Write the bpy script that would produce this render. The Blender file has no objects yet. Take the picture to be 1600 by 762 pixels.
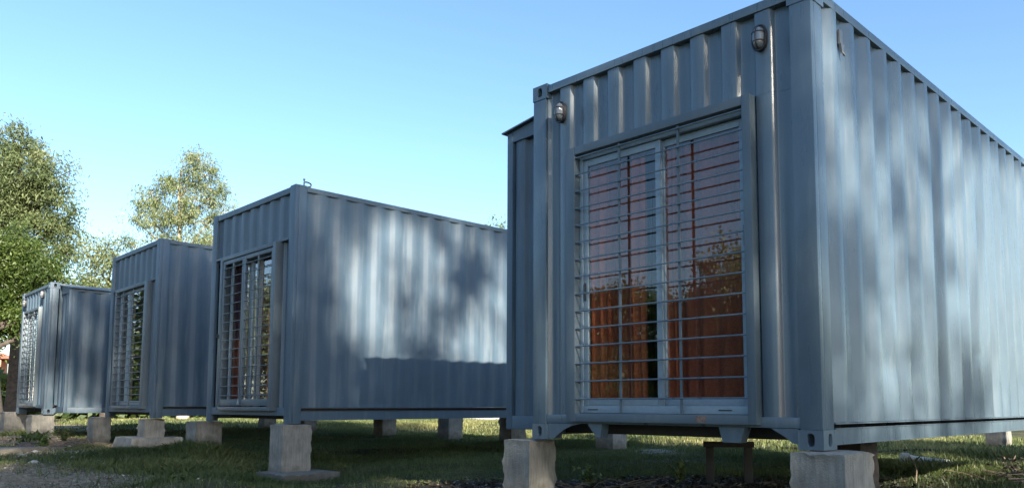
import bpy, bmesh, math, random
import numpy as np
from mathutils import Vector, Matrix, noise
rnd = random.Random(7)
rng = np.random.default_rng(7)
SC = bpy.context.scene
COL = SC.collection

# ------------------------------------------------------------------ camera
cam_data = bpy.data.cameras.new('camera')
cam = bpy.data.objects.new('camera', cam_data)
COL.objects.link(cam)
cam_data.sensor_width = 36
cam_data.lens = 1229.757 * 36 / 1600
cam_data.shift_x = (800 - 849.36) / 1600
cam_data.shift_y = (523.33 - 381) / 1600
cam_data.clip_start = 0.05
cam_data.clip_end = 2000
R2 = Vector((0.71213517, 0.70204175, 0.0009341))
U2 = Vector((0.06129545, -0.06350206, 0.99609756))
FW = Vector((-0.6993614, 0.70929886, 0.08825402))
M = Matrix((R2, U2, -FW)).transposed().to_4x4()
M.translation = Vector((2.0978, -4.4708, 0.2651))
cam.matrix_world = M
SC.camera = cam

# ------------------------------------------------------------------ sky, sun, exposure
SUN_TRAVEL = Vector((-1.0, 0.248, -0.516)).normalized()
to_sun = -SUN_TRAVEL
sun_el = math.asin(to_sun.z)
sun_az = math.atan2(to_sun.x, to_sun.y)
world = bpy.data.worlds.new('World')
SC.world = world
world.use_nodes = True
wn = world.node_tree
wn.nodes.clear()
sky = wn.nodes.new('ShaderNodeTexSky')
sky.sky_type = 'NISHITA'
sky.sun_disc = False
sky.sun_elevation = sun_el
sky.sun_rotation = sun_az
sky.air_density = 1.0
sky.dust_density = 0.75
sky.ozone_density = 2.0
hs = wn.nodes.new('ShaderNodeHueSaturation')
hs.inputs['Hue'].default_value = 0.497
hs.inputs['Saturation'].default_value = 1.10
bg = wn.nodes.new('ShaderNodeBackground')
bg.inputs[1].default_value = 0.098
wo = wn.nodes.new('ShaderNodeOutputWorld')
wn.links.new(sky.outputs[0], hs.inputs['Color'])
wn.links.new(hs.outputs[0], bg.inputs[0])
wn.links.new(bg.outputs[0], wo.inputs[0])
sun_data = bpy.data.lights.new('sun', 'SUN')
sun_data.energy = 5.0
sun_data.angle = math.radians(0.53)
sun_data.color = (1.0, 0.89, 0.73)
sun = bpy.data.objects.new('sun', sun_data)
COL.objects.link(sun)
sun.rotation_euler = SUN_TRAVEL.to_track_quat('-Z', 'Y').to_euler()
SC.view_settings.view_transform = 'Standard'
SC.view_settings.look = 'None'
SC.view_settings.exposure = 1.68
SC.view_settings.gamma = 1.0
SC.render.engine = 'CYCLES'
SC.cycles.max_bounces = 8
SC.cycles.transparent_max_bounces = 16

# ------------------------------------------------------------------ materials
def material(name):
    m = bpy.data.materials.new(name)
    m.use_nodes = True
    nt = m.node_tree
    b = nt.nodes['Principled BSDF']
    return m, nt, b

def node(nt, t, **kw):
    n = nt.nodes.new(t)
    for k, v in kw.items():
        if k in n.inputs:
            n.inputs[k].default_value = v
        else:
            setattr(n, k, v)
    return n

def ramp(nt, src, stops):
    r = nt.nodes.new('ShaderNodeValToRGB')
    e = r.color_ramp.elements
    while len(e) < len(stops):
        e.new(0.5)
    for i, (p, c) in enumerate(stops):
        e[i].position = p
        e[i].color = (*c, 1) if len(c) == 3 else c
    nt.links.new(src, r.inputs[0])
    return r.outputs[0]

def noise_tex(nt, scale, detail=6, vec=None, rough=0.6, stretch=None):
    n = node(nt, 'ShaderNodeTexNoise', Scale=scale, Detail=detail, Roughness=rough)
    tc = nt.nodes.new('ShaderNodeTexCoord')
    src = tc.outputs['Object']
    if stretch:
        mp = nt.nodes.new('ShaderNodeMapping')
        mp.inputs['Scale'].default_value = stretch
        nt.links.new(src, mp.inputs[0])
        src = mp.outputs[0]
    nt.links.new(src, n.inputs['Vector'])
    return n.outputs['Fac']

def mixc(nt, fac, a, b, mode='MIX'):
    m = nt.nodes.new('ShaderNodeMix')
    m.data_type = 'RGBA'
    m.blend_type = mode
    for i, v in ((0, fac), (6, a), (7, b)):
        if hasattr(v, 'is_output') or isinstance(v, bpy.types.NodeSocket):
            nt.links.new(v, m.inputs[i])
        else:
            m.inputs[i].default_value = v if i == 0 else ((*v, 1) if len(v) == 3 else v)
    return m.outputs[2]

def bump(nt, b, src, strength=0.3, dist=0.01):
    bn = node(nt, 'ShaderNodeBump', Strength=strength, Distance=dist)
    nt.links.new(src, bn.inputs['Height'])
    nt.links.new(bn.outputs[0], b.inputs['Normal'])

def paint_material(name, base, rough=0.33, wear=1.0, coat=0.2):
    m, nt, b = material(name)
    big = noise_tex(nt, 1.3, 5)
    streak = noise_tex(nt, 5.0, 6, stretch=(3.0, 3.0, 0.28))
    fine = noise_tex(nt, 60, 4)
    c1 = tuple(x * 0.86 for x in base)
    c2 = tuple(min(1, x * 1.13) for x in base)
    col = ramp(nt, big, [(0.3, c1), (0.7, c2)])
    st = ramp(nt, streak, [(0.52, (0, 0, 0)), (0.78, (0.5 * wear,) * 3)])
    col = mixc(nt, st, col, (0.15, 0.18, 0.20))
    # small pale chips and scuffs
    chips = noise_tex(nt, 9.0, 10, rough=0.75)
    cf = ramp(nt, chips, [(0.685, (0, 0, 0)), (0.715, (0.7 * wear,) * 3)])
    col = mixc(nt, cf, col, (0.34, 0.36, 0.37))
    rust = noise_tex(nt, 14.0, 8, rough=0.8, stretch=(1, 1, 0.6))
    rf = ramp(nt, rust, [(0.71, (0, 0, 0)), (0.75, (0.65 * wear,) * 3)])
    col = mixc(nt, rf, col, (0.12, 0.08, 0.06))
    nt.links.new(col, b.inputs['Base Color'])
    rr = ramp(nt, streak, [(0.3, (rough - 0.06,) * 3), (0.75, (rough + 0.18,) * 3)])
    nt.links.new(rr, b.inputs['Roughness'])
    b.inputs['Specular IOR Level'].default_value = 0.6
    b.inputs['Coat Weight'].default_value = coat
    b.inputs['Coat Roughness'].default_value = 0.22
    bump(nt, b, fine, 0.10, 0.004)
    return m

def simple(name, col, rough=0.5, metal=0.0, nscale=20, var=0.15, bstr=0.1):
    m, nt, b = material(name)
    n = noise_tex(nt, nscale, 6)
    c = ramp(nt, n, [(0.3, tuple(x * (1 - var) for x in col)), (0.7, tuple(min(1, x * (1 + var)) for x in col))])
    nt.links.new(c, b.inputs['Base Color'])
    b.inputs['Roughness'].default_value = rough
    b.inputs['Metallic'].default_value = metal
    bump(nt, b, n, bstr, 0.01)
    return m

MAT = {}
MAT['paint'] = paint_material('blue_grey_paint', (0.074, 0.111, 0.146), 0.28)
MAT['paint_old'] = paint_material('worn_blue_grey_paint', (0.064, 0.104, 0.145), 0.50, 1.35, 0.0)
MAT['paint_frame'] = paint_material('grey_frame_paint', (0.068, 0.098, 0.125), 0.45, 0.6, 0.0)
MAT['alu'] = simple('pale_aluminium', (0.19, 0.255, 0.31), 0.42, 0.1, 30, 0.08)
MAT['black'] = simple('black_plastic_and_hole_shade', (0.02, 0.02, 0.024), 0.4)
MAT['steel'] = simple('dull_steel', (0.22, 0.22, 0.22), 0.45, 0.8)
MAT['dark_steel'] = simple('dark_steel', (0.028, 0.031, 0.036), 0.7)
MAT['floor_wood'] = simple('dark_plywood', (0.05, 0.035, 0.03), 0.8)
MAT['room'] = simple('interior_board', (0.30, 0.22, 0.18), 0.7)
MAT['wood'] = simple('weathered_wood', (0.17, 0.13, 0.10), 0.85, nscale=8, var=0.4)
MAT['pvc'] = simple('grey_pvc', (0.42, 0.44, 0.44), 0.5)
MAT['cable'] = simple('black_cable', (0.015, 0.015, 0.015), 0.6)

def concrete(name, base, dark=0.55):
    m, nt, b = material(name)
    n1 = noise_tex(nt, 3.0, 8)
    n2 = noise_tex(nt, 26.0, 8, stretch=(1.6, 1.6, 0.22), rough=0.7)
    n3 = noise_tex(nt, 90.0, 5)
    c = ramp(nt, n1, [(0.32, tuple(x * dark for x in base)), (0.62, base)])
    s = ramp(nt, n2, [(0.35, (0.72, 0.72, 0.72)), (0.65, (1.1, 1.09, 1.05))])
    c = mixc(nt, 1.0, c, s, 'MULTIPLY')
    p = ramp(nt, n3, [(0.25, (0.45, 0.45, 0.45)), (0.36, (1, 1, 1))])
    c = mixc(nt, 0.8, c, p, 'MULTIPLY')
    # soil splashed up from the ground
    tc = nt.nodes.new('ShaderNodeTexCoord'); sp = nt.nodes.new('ShaderNodeSeparateXYZ')
    nt.links.new(tc.outputs['Object'], sp.inputs[0])
    n4 = noise_tex(nt, 9.0, 7)
    ad = node(nt, 'ShaderNodeMath', operation='MULTIPLY_ADD'); ad.inputs[1].default_value = -0.35
    nt.links.new(n4, ad.inputs[0]); nt.links.new(sp.outputs[2], ad.inputs[2])
    sm = ramp(nt, ad.outputs[0], [(0.02, (0.75, 0.75, 0.75)), (0.16, (0, 0, 0))])
    c = mixc(nt, sm, c, (0.10, 0.085, 0.065))
    nt.links.new(c, b.inputs['Base Color'])
    b.inputs['Roughness'].default_value = 0.92
    mx = node(nt, 'ShaderNodeMath', operation='ADD')
    nt.links.new(n2, mx.inputs[0]); nt.links.new(n3, mx.inputs[1])
    bump(nt, b, mx.outputs[0], 0.6, 0.012)
    return m
MAT['concrete'] = concrete('board_marked_concrete', (0.30, 0.29, 0.265))
MAT['slab'] = concrete('weathered_slab_concrete', (0.24, 0.25, 0.25), 0.75)

def curtain_mat(name, col):
    m, nt, b = material(name)
    n = noise_tex(nt, 40, 4)
    c = ramp(nt, n, [(0.3, tuple(x * 0.85 for x in col)), (0.7, tuple(min(1, x * 1.15) for x in col))])
    nt.links.new(c, b.inputs['Base Color'])
    b.inputs['Roughness'].default_value = 0.9
    tr = nt.nodes.new('ShaderNodeBsdfTranslucent')
    nt.links.new(c, tr.inputs[0])
    mx = nt.nodes.new('ShaderNodeMixShader')
    mx.inputs[0].default_value = 0.3
    nt.links.new(b.outputs[0], mx.inputs[1]); nt.links.new(tr.outputs[0], mx.inputs[2])
    nt.links.new(mx.outputs[0], nt.nodes['Material Output'].inputs[0])
    return m
MAT['curtain_lit_fold'] = curtain_mat('orange_lit_folds', (0.42, 0.115, 0.050))
MAT['curtain_red'] = curtain_mat('dark_red_curtain', (0.30, 0.085, 0.046))
MAT['curtain_rust'] = curtain_mat('rust_curtain', (0.72, 0.17, 0.05))
MAT['curtain_wine'] = curtain_mat('wine_curtain', (0.10, 0.045, 0.06))
MAT['curtain_white'] = curtain_mat('white_curtain', (0.75, 0.73, 0.68))
MAT['curtain_beige'] = curtain_mat('beige_curtain', (0.55, 0.42, 0.33))

def glass_mat():
    m = bpy.data.materials.new('window_glass')
    m.use_nodes = True
    nt = m.node_tree
    nt.nodes.clear()
    out = nt.nodes.new('ShaderNodeOutputMaterial')
    fr = nt.nodes.new('ShaderNodeFresnel')
    geo = nt.nodes.new('ShaderNodeNewGeometry')
    io = nt.nodes.new('ShaderNodeMapRange')
    io.inputs['To Min'].default_value = 1.6
    io.inputs['To Max'].default_value = 1 / 1.6
    nt.links.new(geo.outputs['Backfacing'], io.inputs['Value'])
    nt.links.new(io.outputs[0], fr.inputs['IOR'])
    g = node(nt, 'ShaderNodeBsdfGlossy', Roughness=0.006)
    g.inputs[0].default_value = (0.95, 0.97, 1, 1)
    n = noise_tex(nt, 1.8, 2)
    bn = node(nt, 'ShaderNodeBump', Strength=0.05, Distance=0.02)
    nt.links.new(n, bn.inputs['Height']); nt.links.new(bn.outputs[0], g.inputs['Normal'])
    t = nt.nodes.new('ShaderNodeBsdfTransparent')
    t.inputs[0].default_value = (0.90, 0.90, 0.90, 1)
    mx = nt.nodes.new('ShaderNodeMixShader')
    nt.links.new(fr.outputs[0], mx.inputs[0])
    nt.links.new(t.outputs[0], mx.inputs[1]); nt.links.new(g.outputs[0], mx.inputs[2])
    nt.links.new(mx.outputs[0], out.inputs[0])
    return m
MAT['glass'] = glass_mat()
def lamp_glass():
    m, nt, b = material('frosted_lamp_glass')
    b.inputs['Base Color'].default_value = (0.16, 0.18, 0.21, 1)
    b.inputs['Roughness'].default_value = 0.12
    b.inputs['Specular IOR Level'].default_value = 0.9
    n = node(nt, 'ShaderNodeTexWave', Scale=60.0)
    tc = nt.nodes.new('ShaderNodeTexCoord')
    nt.links.new(tc.outputs['Object'], n.inputs['Vector'])
    bump(nt, b, n.outputs['Fac'], 0.3, 0.003)
    return m
MAT['lamp_glass'] = lamp_glass()

def leaf_mat(name, c1, c2, c3, trans=0.35):
    m, nt, b = material(name)
    at = node(nt, 'ShaderNodeAttribute', attribute_name='tone')
    c = ramp(nt, at.outputs['Fac'], [(0.0, c1), (0.55, c2), (1.0, c3)])
    nt.links.new(c, b.inputs['Base Color'])
    b.inputs['Roughness'].default_value = 0.5
    tr = nt.nodes.new('ShaderNodeBsdfTranslucent')
    nt.links.new(c, tr.inputs[0])
    mx = nt.nodes.new('ShaderNodeMixShader')
    mx.inputs[0].default_value = trans
    nt.links.new(b.outputs[0], mx.inputs[1]); nt.links.new(tr.outputs[0], mx.inputs[2])
    nt.links.new(mx.outputs[0], nt.nodes['Material Output'].inputs[0])
    return m
MAT['leaf_green'] = leaf_mat('mid_green_leaves', (0.050, 0.085, 0.022), (0.115, 0.165, 0.045), (0.20, 0.24, 0.08))
MAT['leaf_bright'] = leaf_mat('bright_green_leaves', (0.024, 0.046, 0.009), (0.060, 0.100, 0.018), (0.125, 0.170, 0.040))
MAT['leaf_pale'] = leaf_mat('pale_olive_leaves', (0.085, 0.118, 0.045), (0.17, 0.215, 0.09), (0.29, 0.32, 0.16))
MAT['leaf_tall'] = leaf_mat('grey_green_leaves', (0.055, 0.085, 0.030), (0.125, 0.165, 0.065), (0.24, 0.27, 0.13))
MAT['grass'] = leaf_mat('grass_blades', (0.032, 0.058, 0.016), (0.085, 0.118, 0.034), (0.26, 0.25, 0.10), 0.25)
MAT['bark'] = simple('grey_brown_bark', (0.065, 0.052, 0.042), 0.9, nscale=9, var=0.5, bstr=0.8)
MAT['bark_pale'] = simple('pale_gum_bark', (0.42, 0.35, 0.27), 0.8, nscale=6, var=0.3, bstr=0.4)

# ------------------------------------------------------------------ object helpers
def link(o, parent=None):
    COL.objects.link(o)
    if parent:
        o.parent = parent
    return o

def tag(o, label, cat, group=None, kind=None):
    if label: o['label'] = label
    if cat: o['category'] = cat
    if group: o['group'] = group
    if kind: o['kind'] = kind
    return o

def empty(name, loc, label, cat, group=None, rz=0.0):
    o = bpy.data.objects.new(name, None)
    o.empty_display_size = 0.2
    o.location = loc
    o.rotation_euler = (0, 0, rz)
    COL.objects.link(o)
    return tag(o, label, cat, group)

class MB:
    """collects shapes, then links them as ONE mesh object"""
    def __init__(s):
        s.v = []; s.f = []; s.mi = []
    def add(s, vs, fs, mi=0):
        o = len(s.v)
        s.v += [tuple(v) for v in vs]
        s.f += [tuple(i + o for i in f) for f in fs]
        s.mi += [mi] * len(fs)
        return s
    def box(s, x0, x1, y0, y1, z0, z1, b=0.0, mi=0):
        if b <= 0:
            vs = [(x, y, z) for x in (x0, x1) for y in (y0, y1) for z in (z0, z1)]
            fs = [(0, 1, 3, 2), (4, 6, 7, 5), (0, 4, 5, 1), (2, 3, 7, 6), (0, 2, 6, 4), (1, 5, 7, 3)]
            return s.add(vs, fs, mi)
        bm = bmesh.new()
        bmesh.ops.create_cube(bm, size=1.0)
        for v in bm.verts:
            v.co = Vector(((x0 + x1) / 2 + v.co.x * (x1 - x0), (y0 + y1) / 2 + v.co.y * (y1 - y0), (z0 + z1) / 2 + v.co.z * (z1 - z0)))
        bmesh.ops.bevel(bm, geom=list(bm.edges), offset=b, segments=2, profile=0.6, affect='EDGES')
        bm.verts.index_update()
        s.add([v.co for v in bm.verts], [[v.index for v in f.verts] for f in bm.faces], mi)
        bm.free()
        return s
    def prism(s, poly, axis, a, b, mi=0):
        """poly of 2D points extruded along axis from a to b. axis 1: poly=(x,z); axis 0: poly=(y,z); axis 2: poly=(x,y)"""
        def P(p, t):
            return {0: (t, p[0], p[1]), 1: (p[0], t, p[1]), 2: (p[0], p[1], t)}[axis]
        n = len(poly)
        vs = [P(p, a) for p in poly] + [P(p, b) for p in poly]
        fs = [tuple(range(n)), tuple(range(2 * n - 1, n - 1, -1))] + [(i, i + n, (i + 1) % n + n, (i + 1) % n) for i in range(n)]
        return s.add(vs, fs, mi)
    def tube(s, pts, rad, n=8, mi=0, cap=True):
        pts = [Vector(p) for p in pts]
        rads = rad if isinstance(rad, (list, tuple)) else [rad] * len(pts)
        vs = []; fs = []
        ref = None
        for i, p in enumerate(pts):
            d = (pts[min(i + 1, len(pts) - 1)] - pts[max(i - 1, 0)])
            d = d.normalized() if d.length > 1e-9 else Vector((0, 0, 1))
            if ref is None:
                ref = Vector((1, 0, 0)) if abs(d.x) < 0.8 else Vector((0, 1, 0))
            a = (ref - d * ref.dot(d)).normalized()
            ref = a
            c = d.cross(a)
            for k in range(n):
                t = 2 * math.pi * k / n
                vs.append(p + (a * math.cos(t) + c * math.sin(t)) * rads[i])
        for i in range(len(pts) - 1):
            for k in range(n):
                k2 = (k + 1) % n
                fs.append((i * n + k, i * n + k2, (i + 1) * n + k2, (i + 1) * n + k))
        if cap:
            fs.append(tuple(range(n - 1, -1, -1)))
            m = (len(pts) - 1) * n
            fs.append(tuple(m + k for k in range(n)))
        return s.add(vs, fs, mi)
    def mesh(s, name, mats, smooth=None):
        me = bpy.data.meshes.new(name)
        me.from_pydata(s.v, [], s.f)
        for m in (mats if isinstance(mats, (list, tuple)) else [mats]):
            me.materials.append(m)
        me.polygons.foreach_set('material_index', s.mi)
        bm = bmesh.new(); bm.from_mesh(me)
        bmesh.ops.recalc_face_normals(bm, faces=bm.faces)
        bm.to_mesh(me); bm.free()
        if smooth is not None:
            me.polygons.foreach_set('use_smooth', [True] * len(me.polygons))
            me.set_sharp_from_angle(angle=math.radians(smooth))
        me.update()
        return me
    def build(s, name, mats, parent=None, smooth=None):
        return link(bpy.data.objects.new(name, s.mesh(name, mats, smooth)), parent)

# ------------------------------------------------------------------ ground height
def sstep(a, b, x):
    t = np.clip((x - a) / (b - a), 0, 1)
    return t * t * (3 - 2 * t)
def ground_h(x, y):
    x = np.asarray(x, float); y = np.asarray(y, float)
    g = -0.53 + 0.08 * sstep(-6.5, -9.5, x) + 0.10 * sstep(-13.5, -17, x) + 0.05 * sstep(1, 6, y) * sstep(-9.5, -6.5, x)
    g = g - 0.09 * np.exp(-((x + 6.35) ** 2 + (y + 0.05) ** 2) / 1.3)
    near = np.exp(-((x + 8) / 30) ** 2 - ((y - 3) / 25) ** 2)
    g = g + near * 0.022 * (np.sin(x * 1.9 + 0.7 * y) * np.cos(y * 1.4 - 0.5 * x) + 0.6 * np.sin(x * 4.1 - y * 2.7 + 1.3))
    # grassy hummocks in front of the row
    for cx, cy, r, h in ((-11.9, -0.62, 0.25, 0.07), (-9.5, -0.75, 0.36, 0.08), (-10.1, 0.2, 0.35, 0.10), (-9.35, 0.0, 0.40, 0.12), (-8.75, 0.05, 0.42, 0.09), (-6.1, -1.1, 0.40, 0.07), (-6.3, -0.75, 0.45, 0.06), (-7.2, -0.6, 0.4, 0.06), (-5.6, -1.25, 0.4, 0.05)):
        g = g + h * np.exp(-((x - cx) ** 2 + (y - cy) ** 2) / (r * r))
    d = np.hypot(x + 8, y - 3)
    g = g + 0.5 * sstep(60, 260, d)
    return g
def gh(x, y):
    return float(ground_h(x, y))
def vnoise(x, y, seed=0):
    """cheap smooth 2-D noise in 0..1 used for where soil, grass and mulch lie"""
    x = np.asarray(x, float); y = np.asarray(y, float)
    r = np.random.default_rng(100 + seed)
    s = np.zeros_like(x)
    for k in range(7):
        a = r.uniform(0, 2 * math.pi); fq = r.uniform(0.6, 3.2); ph = r.uniform(0, 6.28)
        s = s + np.sin((x * math.cos(a) + y * math.sin(a)) * fq + ph + 0.8 * np.sin(y * fq * 0.7 + ph))
    return np.clip(0.5 + s / 6.5, 0, 1)
def dirt_mask(x, y):
    n = vnoise(x, y, 1)
    d = sstep(0.55, -0.25, y + 0.45 + 0.20 * (x + 10)) * np.clip(0.12 + 1.1 * n, 0, 1.3) * sstep(-4.6, -6.0, x)
    d = d + 0.8 * np.exp(-((x + 14.2) ** 2 / 2.2 + (y + 0.4) ** 2 / 0.5))
    d = d + 0.8 * np.exp(-((x + 7.0) ** 2 / 2.5 + (y + 2.3) ** 2 / 0.3))
    return np.clip(d * 1.15, 0, 1)
def mulch_mask(x, y):
    # from (-3,.8) to (-.3,4.6): the strip of leaf litter under the near container
    t = np.clip(((x + 3.3) * 2.9 + (y - 0.5) * 4.0) / (2.9 ** 2 + 4.0 ** 2), 0, 1)
    px = -3.3 + 2.3 * t; py = 0.5 + 3.1 * t
    d = np.hypot(x - px, y - py)
    return sstep(1.05, 0.55, d + 0.25 * (vnoise(x * 2, y * 2, 3) - 0.5) - 0.1)
def sand_mask(x, y):
    a = np.hypot(x - 2.1, y + 4.5)
    return sstep(31.5, 33.5, a + 2.5 * (vnoise(x * .3, y * .3, 5) - .5)) * sstep(52, 48, a) * sstep(8, 14, y + 0.0 * x) * sstep(-54, -50, np.degrees(np.arctan2(x - 2.1, y + 4.47))) * sstep(-8, -14, np.degrees(np.arctan2(x - 2.1, y + 4.47)))

# ground sheet: fine near the cabins, coarser outwards
def axis_pts(c, fine, half, n_f, far, n_o):
    a = np.linspace(-half, half, n_f)
    o = half * (far / half) ** (np.arange(1, n_o + 1) / n_o)
    return c + np.concatenate([-o[::-1], a, o])
xs = axis_pts(-7.5, .1, 11, 200, 900, 40)
ys = axis_pts(4.5, .1, 9, 165, 900, 40)
GX, GY = np.meshgrid(xs, ys, indexing='ij')
GZ = ground_h(GX, GY)
fineamp = np.exp(-((GX + 7.5) / 12) ** 4 - ((GY - 4.5) / 10) ** 4)
GZ = GZ + (rng.random(GX.shape) - 0.5) * 0.02 * fineamp * (0.4 + dirt_mask(GX, GY) * 1.8)
nx, ny = GX.shape
idx = np.arange(nx * ny).reshape(nx, ny)
quads = np.stack([idx[:-1, :-1], idx[1:, :-1], idx[1:, 1:], idx[:-1, 1:]], -1).reshape(-1, 4)

def np_mesh(name, co, quads, mat, k=4):
    me = bpy.data.meshes.new(name)
    me.vertices.add(len(co)); me.vertices.foreach_set('co', np.asarray(co, np.float32).ravel())
    n = len(quads)
    me.loops.add(n * k); me.loops.foreach_set('vertex_index', np.asarray(quads, np.int32).ravel())
    me.polygons.add(n)
    me.polygons.foreach_set('loop_start', np.arange(0, n * k, k, dtype=np.int32))
    me.materials.append(mat)
    me.update(calc_edges=True)
    me.validate()
    return me

def ground_material():
    m, nt, b = material('ground_soil_and_turf')
    dirt = node(nt, 'ShaderNodeAttribute', attribute_name='dirt').outputs['Fac']
    mul = node(nt, 'ShaderNodeAttribute', attribute_name='mulch').outputs['Fac']
    sand = node(nt, 'ShaderNodeAttribute', attribute_name='sand').outputs['Fac']
    n1 = noise_tex(nt, 0.9, 8); n2 = noise_tex(nt, 14, 8, rough=0.75); n3 = noise_tex(nt, 70, 6, rough=0.7)
    turf = ramp(nt, n1, [(0.3, (0.028, 0.036, 0.015)), (0.5, (0.055, 0.058, 0.026)), (0.7, (0.12, 0.11, 0.06))])
    soil = ramp(nt, n2, [(0.3, (0.13, 0.095, 0.062)), (0.5, (0.30, 0.235, 0.16)), (0.68, (0.50, 0.42, 0.31))])
    mulc = ramp(nt, n3, [(0.35, (0.012, 0.010, 0.009)), (0.62, (0.05, 0.038, 0.03)), (0.72, (0.16, 0.13, 0.10))])
    sandc = ramp(nt, n2, [(0.3, (0.50, 0.47, 0.42)), (0.7, (0.70, 0.68, 0.63))])
    c = mixc(nt, dirt, turf, soil)
    c = mixc(nt, mul, c, mulc)
    c = mixc(nt, sand, c, sandc)
    nt.links.new(c, b.inputs['Base Color'])
    b.inputs['Roughness'].default_value = 0.97
    b.inputs['Specular IOR Level'].default_value = 0.2
    mx = node(nt, 'ShaderNodeMath', operation='ADD')
    nt.links.new(n2, mx.inputs[0]); nt.links.new(n3, mx.inputs[1])
    bump(nt, b, mx.outputs[0], 0.9, 0.04)
    return m
MAT['ground'] = ground_material()
gco = np.stack([GX.ravel(), GY.ravel(), GZ.ravel()], 1)
gme = np_mesh('ground', gco, quads, MAT['ground'])
for nm, fn in (('dirt', dirt_mask), ('mulch', mulch_mask), ('sand', sand_mask)):
    a = gme.attributes.new(nm, 'FLOAT', 'POINT')
    a.data.foreach_set('value', fn(GX, GY).ravel().astype(np.float32))
gme.polygons.foreach_set('use_smooth', [True] * len(gme.polygons))
ground = link(bpy.data.objects.new('ground', gme))
tag(ground, None, None, kind='structure')

# ------------------------------------------------------------------ corrugated sheets
def corr_profile(a0, a1, off, raised, slope, low, depth):
    """list of (a, d): d=0 outer flats, d=depth recess. 'off' = a position where an outer flat ends"""
    pitch = raised + slope * 2 + low
    pts = []
    k0 = int(math.floor((a0 - off) / pitch)) - 1
    k1 = int(math.ceil((a1 - off) / pitch)) + 1
    raw = []
    for k in range(k0, k1):
        s = off + k * pitch
        raw += [(s, 0), (s + slope, depth), (s + slope + low, depth), (s + 2 * slope + low, 0)]
    fil = min(0.010, slope * 0.4)
    # rounded folds: two points per fold
    rr = []
    for i, (a, d) in enumerate(raw):
        if 0 < i < len(raw) - 1:
            for q in (raw[i - 1], raw[i + 1]):
                L = math.hypot(q[0] - a, q[1] - d)
                t = min(fil / L, 0.45)
                rr.append((a + (q[0] - a) * t, d + (q[1] - d) * t))
        else:
            rr.append((a, d))
    def interp(x):
        for (p, q) in zip(rr[:-1], rr[1:]):
            if p[0] <= x <= q[0]:
                t = (x - p[0]) / max(1e-9, q[0] - p[0])
                return p[1] + (q[1] - p[1]) * t
        return 0
    pts = [(a0, interp(a0))] + [p for p in rr if a0 + 1e-4 < p[0] < a1 - 1e-4] + [(a1, interp(a1))]
    return pts

def corrugated(axis, plane, inward, prof, z0, z1, rows=14, wob=0.002, dents=(), seed=0, thick=0.003):
    """axis 1: runs along y at x=plane; axis 0: runs along x at y=plane; inward = sign of recess direction"""
    mb = MB()
    n = len(prof)
    front = []; back = []
    for j in range(rows + 1):
        z = z0 + (z1 - z0) * j / rows
        for a, d in prof:
            w = wob * (noise.noise(Vector((a * 1.7 + seed * 13.1, z * 1.1, seed))) * 1.5 + 0.8 * noise.noise(Vector((a * 5 + seed, z * 3.3, seed + 4))))
            if j == 0: w *= 0.5
            for (da, dz, ra, rz, dep) in dents:
                q = ((a - da) / ra) ** 2 + ((z - dz) / rz) ** 2
                if q < 4: w += dep * math.exp(-q * 1.6)
            o = d + w
            for lst, t in ((front, 0), (back, thick)):
                p = plane + inward * (o + t)
                lst.append((p, a, z) if axis == 1 else (a, p, z))
    fs = []
    m = n * (rows + 1)
    for j in range(rows):
        for i in range(n - 1):
            q = (j * n + i, j * n + i + 1, (j + 1) * n + i + 1, (j + 1) * n + i)
            fs.append(q)
            fs.append(tuple(m + t for t in reversed(q)))
    for i in range(n - 1):
        fs.append((i, m + i, m + i + 1, i + 1))
        t = rows * n
        fs.append((t + i, t + i + 1, m + t + i + 1, m + t + i))
    for j in range(rows):
        fs.append((j * n, (j + 1) * n, m + (j + 1) * n, m + j * n))
        e = n - 1
        fs.append((j * n + e, m + j * n + e, m + (j + 1) * n + e, (j + 1) * n + e))
    mb.add(front + back, fs)
    return mb

W = 2.438
SIDE = dict(raised=0.072, slope=0.068, low=0.070, depth=0.036)
FRONT = dict(raised=0.110, slope=0.018, low=0.104, depth=0.043)

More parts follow.
